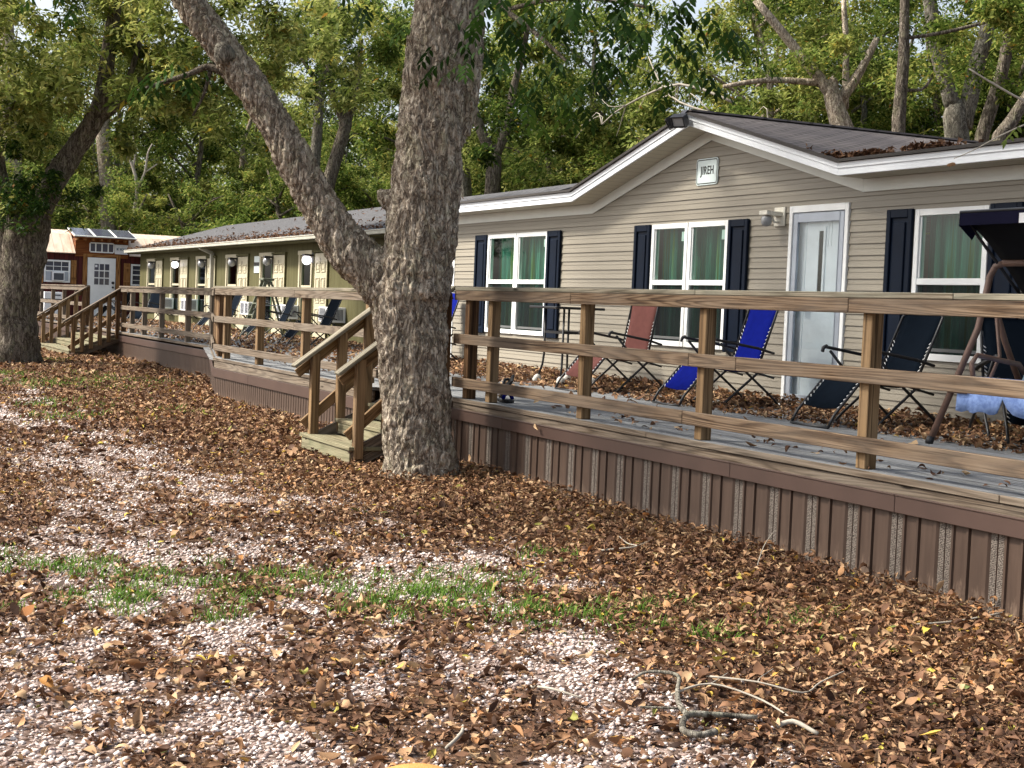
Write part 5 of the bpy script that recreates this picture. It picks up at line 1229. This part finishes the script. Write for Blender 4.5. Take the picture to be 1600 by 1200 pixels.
# left tree
LT = [
 [(-32.6, 4.25, -.05, .62), (-32.57, 4.25, .24, .52), (-32.62, 4.26, 1.14, .45), (-32.61, 4.39, 2.21, .45), (-32.61, 4.46, 3.01, .46)],
 [(-32.71, 4.2, 2.0, .32), (-32.84, 4.02, 2.99, .29), (-33.02, 3.78, 4.17, .252), (-33.2, 3.6, 5.89, .199), (-33.33, 3.52, 7.47, .159), (-33.4, 3.5, 10, .08)],
 [(-32.6, 4.45, 2.7, .37), (-32.46, 4.83, 3.56, .27), (-32.29, 5.26, 4.37, .225), (-32.16, 5.62, 4.98, .2), (-32.11, 5.82, 5.59, .173), (-32.12, 5.95, 6.79, .146), (-32.11, 6.09, 7.85, .119), (-32.1, 6.3, 10, .06)],
 [(-32.14, 5.71, 5.05, .13), (-31.96, 6.12, 5.47, .11), (-31.73, 6.65, 6.02, .08), (-31.34, 7.49, 6.2, .05), (-31, 8.4, 6.6, .02)], [(-32.14, 5.71, 5.05, .09), (-31.94, 6.18, 5.61, .066), (-31.85, 6.46, 6.55, .053), (-31.8, 6.7, 7.5, .03)], [(-33.0, 3.8, 4.1, .1), (-32.6, 3.9, 4.8, .06), (-32.1, 4.1, 5.3, .03)]]
lt = thing('pecan_tree', (-32.6, 4.25, 0), 'large dark trunked tree leaning right at the left edge before the cabin', 'tree')
limbs(LT, 5, 16, .22).build('trunk', MT['barkdark'], lt)
cc_, cr_ = [], []
for (x, y, z, r, k) in ((-32, 6.2, 7.3, 1.2, 16), (-33.3, 3.4, 7.6, 1.3, 12), (-31, 8, 6.8, 1.0, 12), (-31.6, 6.9, 6.1, .7, 10), (-32.2, 4.5, 5.2, .8, 12), (-32.9, 4.9, 6.2, .8, 10), (-32.4, 4.2, 3.3, .3, 3), (-33, 5.2, 8.8, 1.8, 18), (-31.5, 7, 9, 1.6, 14), (-31.0, 9.2, 7.4, .8, 8)):
    for _ in range(k): cc_.append(np.array((x, y, z))+rng.normal(0, r*.6, 3)); cr_.append(rng.uniform(.2, .6))
for _ in range(120):
    y = rng.uniform(.8, 10.5); z = 5.0+rng.random()*3.2+abs(y-5)*.05-(.9 if rng.random() < .25 else 0)
    cc_.append(np.array((rng.uniform(-33, -28.5), y, z))); cr_.append(rng.uniform(.25, .6))
crown(rng, lt, cc_, cr_, 33000, .18, MT['yellowgreen'], .1)
# dark foliage at fork
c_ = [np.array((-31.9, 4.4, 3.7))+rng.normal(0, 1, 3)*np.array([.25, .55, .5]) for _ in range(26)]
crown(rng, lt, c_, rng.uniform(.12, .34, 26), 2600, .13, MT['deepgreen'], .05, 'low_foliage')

# woodland trees with visible trunks: branches lists, foliage
BT = {
 'slim': ([[(-57.9, 18.67, 5.07, .255), (-57.92, 18.87, 7.12, .23), (-57.99, 19.01, 9.67, .191), (-58.01, 19.25, 11.98, .153), (-58.08, 19.4, 14.5, .115)], [(-57.99, 19.01, 9.67, .128), (-58.15, 18.77, 10.43, .102), (-58.42, 18.3, 11.17, .077)]], 'pale', 'slender pale trunk rising behind the olive roof, left of the fork limb', 11.5, 2.6),
 'yfork': ([[(-55.76, 18.45, 4.72, .296), (-55.7, 18.76, 6.22, .271), (-55.56, 19.28, 8.33, .247)], [(-55.56, 19.28, 8.33, .185), (-55.85, 18.82, 9.42, .136), (-56.03, 18.62, 10.89, .099)], [(-55.56, 19.28, 8.33, .173), (-55.46, 19.62, 9.46, .123), (-55.51, 19.79, 11.68, .086)]], 'dark', 'dark Y shaped trunk behind the olive roof between the two big limbs', 12.5, 2.4),
 'dark': ([[(-41.98, 19.35, 4.67, .254), (-42.03, 19.4, 6.04, .245)], [(-42.03, 19.4, 6.04, .196), (-42.28, 19, 7, .166), (-42.47, 18.72, 7.97, .127), (-42.67, 18.51, 9.72, .088)], [(-42.03, 19.4, 6.04, .176), (-41.91, 19.79, 7.23, .147), (-41.92, 19.86, 8.02, .127), (-41.87, 20.11, 9.2, .098), (-41.83, 20.35, 10.58, .069)]], 'dark', 'dark forked trunk just right of the thick foreground tree', 10.5, 2.6),
 'palet': ([[(-45.99, 20.27, 4.7, .255), (-46.15, 20.13, 6.39, .234), (-46.32, 20.02, 8.51, .202), (-46.5, 19.93, 10.84, .16)]], 'pale', 'pale straight trunk peeping out right beside the thick foreground tree', 12, 2.4),
 'fan': ([[(-27.64, 21.5, 5.48, .246), (-27.74, 21.36, 6.06, .246), (-27.85, 21.2, 6.63, .203)], [(-27.85, 21.2, 6.63, .159), (-28.08, 20.8, 7.19, .13), (-28.37, 20.26, 7.88, .109), (-28.74, 19.6, 8.72, .08)], [(-27.77, 21.35, 6.49, .145), (-27.61, 21.77, 7.23, .101), (-27.5, 22.09, 7.97, .072)], [(-27.93, 21.06, 6.91, .087), (-28.5, 19.89, 6.93, .065), (-28.93, 18.98, 6.74, .043)], [(-27.71, 21.46, 6.35, .094), (-27.78, 21.47, 7.65, .072), (-27.88, 21.4, 8.8, .058)]], 'bark', 'grey multi limbed tree fanning out behind the gable roof', 9.2, 2.2),
 'straight': ([[(-23.94, 19.89, 4.94, .153), (-23.97, 19.91, 5.7, .14), (-24.01, 19.97, 6.85, .115), (-24.07, 19.98, 8, .096)], [(-23.99, 19.94, 6.21, .038), (-23.81, 20.31, 6.23, .032), (-23.74, 20.48, 6.47, .026)], [(-24.03, 19.97, 7.23, .038), (-23.66, 20.75, 7.4, .038), (-23.29, 21.55, 7.66, .032)]], 'dark', 'straight near black trunk behind the right roof slope', 9.3, 1.7),
 'twin': ([[(-29.67, 26.55, 5.9, .34), (-29.75, 26.49, 6.87, .307)], [(-29.78, 26.46, 7.03, .218), (-29.96, 26.18, 7.98, .202), (-30.13, 25.96, 9.1, .178), (-30.28, 25.8, 10.23, .154)], [(-29.64, 26.69, 6.55, .226), (-29.6, 26.91, 7.86, .218), (-29.54, 27.2, 9.16, .194), (-29.52, 27.37, 10.3, .162)]], 'pale', 'pale twin stemmed trunk at the upper right behind the roof', 11.5, 2.6),
 'lean': ([[(-25.55, 23.5, 5.35, .169), (-25.51, 23.71, 6.34, .154), (-25.44, 23.97, 7.47, .133), (-25.48, 24.06, 8.74, .112)]], 'dark', 'dark slightly leaning trunk right of the pale twin trunk', 10, 2.0),
 'edge': ([[(-21.55, 20.21, 4.79, .155), (-21.46, 20.47, 5.39, .131), (-21.31, 20.88, 6.24, .107), (-21.28, 21.08, 7.44, .083)]], 'dark', 'dark trunk slanting out past the right edge above the eave', 8.6, 1.6),
 'back': ([[(-71.44, 13.44, 3.19, .387), (-71.66, 13.34, 6.16, .357), (-71.99, 13.07, 9.72, .328), (-72.06, 13.34, 13.3, .268), (-72.14, 13.51, 16.28, .209)]], 'bark', 'tall greyish trunk in the woods above the cabin solar panels', 13.5, 3.2),
 'leftmost': ([[(-71.28, 9.15, 2.97, .434), (-71.67, 9.01, 8.74, .405), (-72.01, 8.79, 12.78, .289), (-72.21, 8.7, 15.66, .231)]], 'bark', 'leftmost woodland trunk, pale and thick above the dark leaning tree', 14, 3.2)}
for q, (key, (br, bk, lab, cz, cr)) in enumerate(BT.items()):
    x, y = br[0][0][0], br[0][0][1]
    t = thing('woodland_tree', (x, y, 0), lab, 'tree', 'woodland trees behind the buildings')
    if len(br) > 1: q_ = br[0][-1]; br = [br[0]+[(q_[0], q_[1], q_[2]+.3, q_[3]*.6), (q_[0], q_[1], q_[2]+.45, q_[3]*.15)]]+br[1:]
    br = [to_ground(br[0])]+br[1:]
    top = br[0][-1] if len(br) == 1 else br[1][-1]
    limbs(br, 3, 9, .15).build('trunk', MT[{'pale': 'barkpale', 'dark': 'barkdark', 'bark': 'bark'}[bk]], t)
    far = x < -40; cc_, cr_ = [], []
    for b in br:
        e = np.array(b[-1][:3])
        for _ in range(9 if far else 8): cc_.append(e+rng.normal(0, cr*.65, 3)*np.array([1, 1, .5])+(np.array([0, 0, .3]) if far else np.array([-.6, 1.6, .9]))); cr_.append(rng.uniform(.3, .38*cr))
    for _ in range(6): cc_.append(np.array((top[0], top[1], cz))+rng.normal(0, cr*.7, 3)); cr_.append(rng.uniform(.35, .45*cr))
    crown(rng, t, cc_, cr_, 15000 if far else 10000, .19 if far else .14, MT[['green', 'yellowgreen', 'green'][q % 3]] if far else MT['green'], .05)

# generic woodland trees: a few crowns shared by many individuals
def generic(rng, h, spread, low, n, ln, mat, bk):
    t = thing('woodland_tree', (0, 0, 0), 'x', 'tree', 'woodland trees behind the buildings')
    br = [[(0, 0, -.05, .28), (.05, 0, .5, .2), (rng.normal(0, .2), rng.normal(0, .2), h*.35, .16), (rng.normal(0, .5), rng.normal(0, .5), h*.65, .11), (rng.normal(0, .7), rng.normal(0, .7), h*.93, .03)]]
    cc_, cr_ = [], []
    nb = 16
    for k in range(nb):
        f = low+(.95-low)*(k+.5)/nb; az = k*2.4+rng.normal(0, .4); z = h*f
        sp_ = spread*(.45+.75*math.sin(math.pi*min(1, (f-low)/(1-low)*.85+.15)))*rng.uniform(.7, 1.15)
        s0 = np.array([0, 0, z*.88]); e = np.array([math.cos(az)*sp_, math.sin(az)*sp_, z+rng.normal(.2, .4)])
        br.append([(*s0, .06), (*(s0*.5+e*.5+np.array([0, 0, .2])), .04), (*e, .012)])
        for _ in range(5): cc_.append(e*.85+np.array([0, 0, e[2]*.15])+rng.normal(0, spread*.22, 3)*np.array([1, 1, .7])); cr_.append(rng.uniform(.3, .75)*spread/2.6)
        cc_.append(s0*.5+e*.5+rng.normal(0, .3, 3)); cr_.append(.5*spread/2.6)
    limbs(br, 3, 7, .15).build('trunk', MT[bk], t)
    crown(rng, t, cc_, cr_, n, ln, MT[mat], .08); return t
protos = [generic(rng, 11, 3.0, .12, 20000, .2, 'green', 'barkdark'), generic(rng, 13, 3.3, .15, 22000, .21, 'yellowgreen', 'bark'), generic(rng, 9.5, 3.0, .06, 20000, .19, 'yellowgreen', 'barkdark'), generic(rng, 14, 3.4, .2, 22000, .21, 'green', 'barkpale'), generic(rng, 7, 2.6, .03, 18000, .17, 'green', 'barkdark')]
LAB = ['mid green bushy tree in the woodland behind the buildings', 'tall yellow green tree in the woodland behind the buildings', 'low branching yellow green tree in the woodland behind the buildings', 'tall green pale trunked tree in the woodland behind the buildings', 'short dark green tree in the woodland understory behind the buildings']
def polar(deg, d):       # bearing left(-)/right(+) of the view axis
    a = rad(deg); v = Vector((fw.x, fw.y, 0)).normalized()*math.cos(a)+r0*math.sin(a); return v.x*d, v.y*d
used = [False]*5
spots = []
# row beyond the cabin and the olive block
for k, deg in enumerate(np.arange(-19.5, 2, 1.55)): spots.append((deg, 72+(k*7 % 5)*2.2 if deg < -6 else 64+(k*7 % 5)*2, k))
for k, deg in enumerate(np.arange(-19, 6, 2.2)): spots.append((deg, 84+(k*3 % 4)*3, k+1))
for k, deg in enumerate(np.arange(1.0, 20.5, 2.1)): spots.append((deg, 50+(k*5 % 4)*2.5-max(0, deg-6)*.6, k+2))
for k, deg in enumerate(np.arange(-2, 21, 2.6)): spots.append((deg, 66+(k*5 % 4)*3, k))
for k, deg in enumerate(np.arange(9, 20.5, 2.8)): spots.append((deg, 43+(k*5 % 3)*1.8, k*2+1))
for k, deg in enumerate(np.arange(-18, 20, 3.1)): spots.append((deg, 65 if deg < 2 else 48, 4))
RN = random.Random(3)
for deg, d, k in spots:
    x, y = polar(deg+RN.uniform(-.5, .5), d+RN.uniform(-1.5, 1.5))
    if y < 18.5 and x > -60: 
        if y > 9: y = 19+RN.uniform(0, 2)
        else: x = -64
    i = k % 5
    o = protos[i] if not used[i] else copy_tree(protos[i]); used[i] = True
    o.location = (x, y, -.1); o.rotation_euler = (0, 0, RN.uniform(0, 6.28)); s = RN.uniform(.85, 1.2); o.scale = (s, s, s*RN.uniform(.9, 1.12)); o['label'] = LAB[i]
# far mass
n = 80000; a = rng.uniform(-24, 25, n); d = rng.uniform(92, 104, n); zt = rng.random(n)**.8*(11+3*vnoise(a*.8, a*0, 9))
vx = np.array([polar(aa, dd) for aa, dd in zip(a, d)]); P = np.column_stack([vx, zt])
V, F, _ = leafcloud(rng, P, np.full(n, .5), n, .5)
setp(np_mesh('far_wood', V, F, MT['green'], np.repeat(np.clip(rng.beta(2, 2.4, n), 0, .9), 4)), 'distant green woodland closing the view', None, None, 'stuff')

# dead bleached branches in the wood
DEAD = [[(-63.95, 12.9, -0.05, 0.1), (-63.95, 12.9, 3.82, 0.08), (-63.96, 13.01, 4.81, 0.08), (-63.97, 13.12, 5.89, 0.074), (-64.09, 12.96, 6.76, 0.067), (-64.28, 12.66, 7.47, 0.054), (-64.43, 12.41, 7.97, 0.034)], [(-63.97, 13.12, 5.89, 0.067), (-63.87, 13.4, 6.57, 0.054), (-63.86, 13.5, 7.38, 0.04), (-63.81, 13.67, 7.79, 0.027)], [(-64.09, 12.96, 6.76, 0.054), (-64.09, 13.04, 7.49, 0.04), (-64.21, 12.89, 8.28, 0.027)], [(-64.28, 12.66, 7.47, 0.04), (-64.48, 12.27, 7.64, 0.027)], [(-63.87, 13.4, 6.57, 0.04), (-63.66, 13.87, 6.96, 0.027)]]
db = thing('dead_sapling', (-61.4, 12.9, 0), 'bleached bare sapling standing in the woods left of the olive roof', 'tree')
limbs(DEAD, 3, 7).build('trunk', MT['deadwood'], db)
for i, (P, lab) in enumerate((([(-29, 19.4, 6.4, .035), (-30.2, 18.6, 6.9, .03), (-31.6, 18.0, 6.5, .02), (-32.4, 17.8, 6.1, .01)], 'bare pale branch arching above the left gable slope'), ([(-27.75, 21.3, 5.9, .04), (-28.3, 19.8, 5.9, .035), (-28.8, 18.6, 6.1, .03), (-30, 18.2, 6.6, .02), (-31, 18.2, 7.6, .012)], 'bare twiggy branch rising left of the gable peak'))):
    t = thing('bare_branch', P[0][:3], lab, 'branch')
    bs = [P]
    for k in range(7):
        a = P[1+k % 3]; bs.append([(a[0], a[1], a[2], .016), (a[0]-RN.uniform(.2, .7), a[1]+RN.uniform(-.3, .3), a[2]+RN.uniform(-.5, .5), .01), (a[0]-RN.uniform(.5, 1.4), a[1]+RN.uniform(-.5, .5), a[2]+RN.uniform(-.7, .9), .005)])
    limbs(bs, 3, 6).build('wood', MT['deadwood'], t)

# ------------------------------------------------------------------ yard bits
fb = thing('fallen_branch', (-4.65, 3.1, 0), 'grey fallen branch with yellow sawn end lying in the leaves', 'branch')
zb = lambda x, y, h: float(gh(np.array([x]), np.array([y]))[0])+h
def gp(L): return [(x, y, zb(x, y, h), r) for x, y, h, r in L]
limbs([gp([(-4.6, 3.12, .04, .014), (-4.595, 3.05, .035, .013), (-4.65, 3.01, .04, .013), (-4.75, 3.09, .06, .013), (-4.74, 3.2, .055, .011), (-4.68, 3.36, .05, .009)]),
       gp([(-4.75, 3.09, .06, .013), (-4.86, 3.12, .07, .011), (-5.0, 3.2, .08, .009), (-5.21, 3.33, .075, .008), (-5.3, 3.24, .07, .007), (-5.27, 3.15, .05, .005)]),
       gp([(-4.86, 3.12, .05, .006), (-4.95, 3.0, .04, .004)])], 4, 8, .2).build('wood', MT['barkpale'], fb)
MB().tube([(-4.602, 3.121, zb(-4.6, 3.12, .04)), (-4.603, 3.13, zb(-4.6, 3.12, .04))], [.0142, .0135], 10).build('cut_end', MT['cutwood'], fb)
TW = [([(-5.04, 3.2, .05, .005), (-5.04, 3.38, .08, .004), (-4.85, 3.5, .06, .0045), (-4.62, 3.5, .04, .003)], 'pale forked twig just right of the sawn branch'),
      ([(-5.25, 3.5, .05, .005), (-5.05, 3.62, .07, .004), (-4.92, 3.75, .05, .004), (-5.0, 3.9, .06, .0035), (-5.1, 4.1, .07, .003)], 'long bent twig crossing the leaves behind the sawn branch'),
      ([(-4.62, 3.41, .03, .009), (-4.6, 3.47, .05, .01), (-4.5, 3.51, .03, .008)], 'short thick stick right of the sawn branch'),
      ([(-8.4, 4.75, .03, .006), (-8.3, 4.95, .06, .005), (-8.5, 5.0, .05, .004), (-8.75, 5.08, .05, .003)], 'forked twig on leaves left of centre of the skirting'),
      ([(-5.95, 5.2, .03, .004), (-5.88, 5.45, .05, .005), (-5.82, 5.68, .09, .004)], 'thin pale twig by the skirting at the right edge'),
      ([(-7.6, 5.4, .03, .003), (-7.75, 5.55, .12, .0035), (-7.85, 5.7, .2, .002)], 'thin stalk leaning on the skirting'),
      ([(-5.4, 2.75, .02, .006), (-5.28, 2.78, .04, .006), (-5.15, 2.85, .03, .004)], 'short pale twig on the gravel left of the sawn branch'),
      ([(-4.75, 2.1, .02, .007), (-4.85, 2.2, .035, .007), (-4.95, 2.25, .03, .005)], 'short whitish stick near the tan stone')]
for L, lab in TW:
    t = thing('twig', (L[0][0], L[0][1], 0), lab, 'twig')
    bs = [gp(L)]
    if len(L) > 3: a = L[1]; bs.append(gp([(a[0], a[1], a[2], a[3]*.7), (a[0]-.12, a[1]+.1, .05, .003), (a[0]-.2, a[1]+.22, .06, .002)]))
    limbs(bs, 4, 6, .2).build('wood', MT['deadwood'], t)
st = MB(); P = []; 
for i in range(6):
    q = i/5*math.pi/2; r = math.cos(q)
    for k in range(14): a = k*math.tau/14; P.append((-4.5+.16*r*math.cos(a)*(1+.12*math.sin(3*a)), 1.87+.2*r*math.sin(a)*(1+.1*math.cos(2*a)), -.03+.055*math.sin(q)))
st.add(P, [(i*14+k, i*14+(k+1) % 14, (i+1)*14+(k+1) % 14, (i+1)*14+k) for i in range(5) for k in range(14)], None, 0, True)
setp(st.build('stone', MT['stone']), 'flat rounded tan stone at the bottom edge among leaves', 'stone')
# curled leaf on the trim band
V, F, mm = scatter(np.random.default_rng(2), np.array([(0, 0, 0.)]), .13, .1, 4)
V = np.stack([V[:, 1]*.8, V[:, 2]*.8, V[:, 0]], 1)+np.array([-11.42, Y0-.07, .545])
setp(np_mesh('leaf', V, F, MT['litter'], np.full(len(V), .8)), 'curled tan leaf stuck on the brown deck trim', 'leaf')
# overhanging twigs from a tree beyond the right edge
ob = thing('overhanging_branch', (-6.8, 6.78, 2.83), 'thin twigs with a curled brown leaf hanging in from the right edge', 'branch')
limbs([[(-6.3, 7.6, 3.3, .012), (-6.8, 6.78, 2.83, .007), (-6.86, 6.65, 2.77, .005), (-6.93, 6.51, 2.69, .004), (-6.99, 6.37, 2.6, .003), (-7.03, 6.27, 2.55, .002)], [(-6.3, 7.6, 3.3, .012), (-6.8, 6.78, 2.87, .008), (-6.87, 6.65, 2.91, .007), (-6.96, 6.47, 3.01, .006), (-7.03, 6.35, 3.09, .004)]], 3, 6).build('wood', MT['deadwood'], ob)
V, F, mm = scatter(np.random.default_rng(4), np.array([(0, 0, 0.)]), .15, .2, 4); V = V*np.array([1, 1, .6])+np.array([-7.04, 6.25, 2.5])
np_mesh('leaf', V, F, MT['litter'], np.full(len(V), .7), ob)
sprays(np.random.default_rng(8), [(-6.86, 6.64, 2.78)], 1, .01, .07, ob, MT['yellowgreen'], 'leaves', .3)
nb = thing('overhanging_branch', (-4.5, 4.5, 2.2), 'bright green leaf tip poking in at the right edge near the swing canopy', 'branch')
limbs([[(-3.9, 5.4, 2.75, .01), (-4.3, 4.75, 2.4, .006), (-4.52, 4.5, 2.2, .003)]], 3, 6).build('wood', MT['deadwood'], nb)
sprays(np.random.default_rng(12), [(-4.5, 4.52, 2.2), (-4.3, 4.75, 2.38)], 1, .01, .06, nb, MT['yellowgreen'], 'leaves', .35)
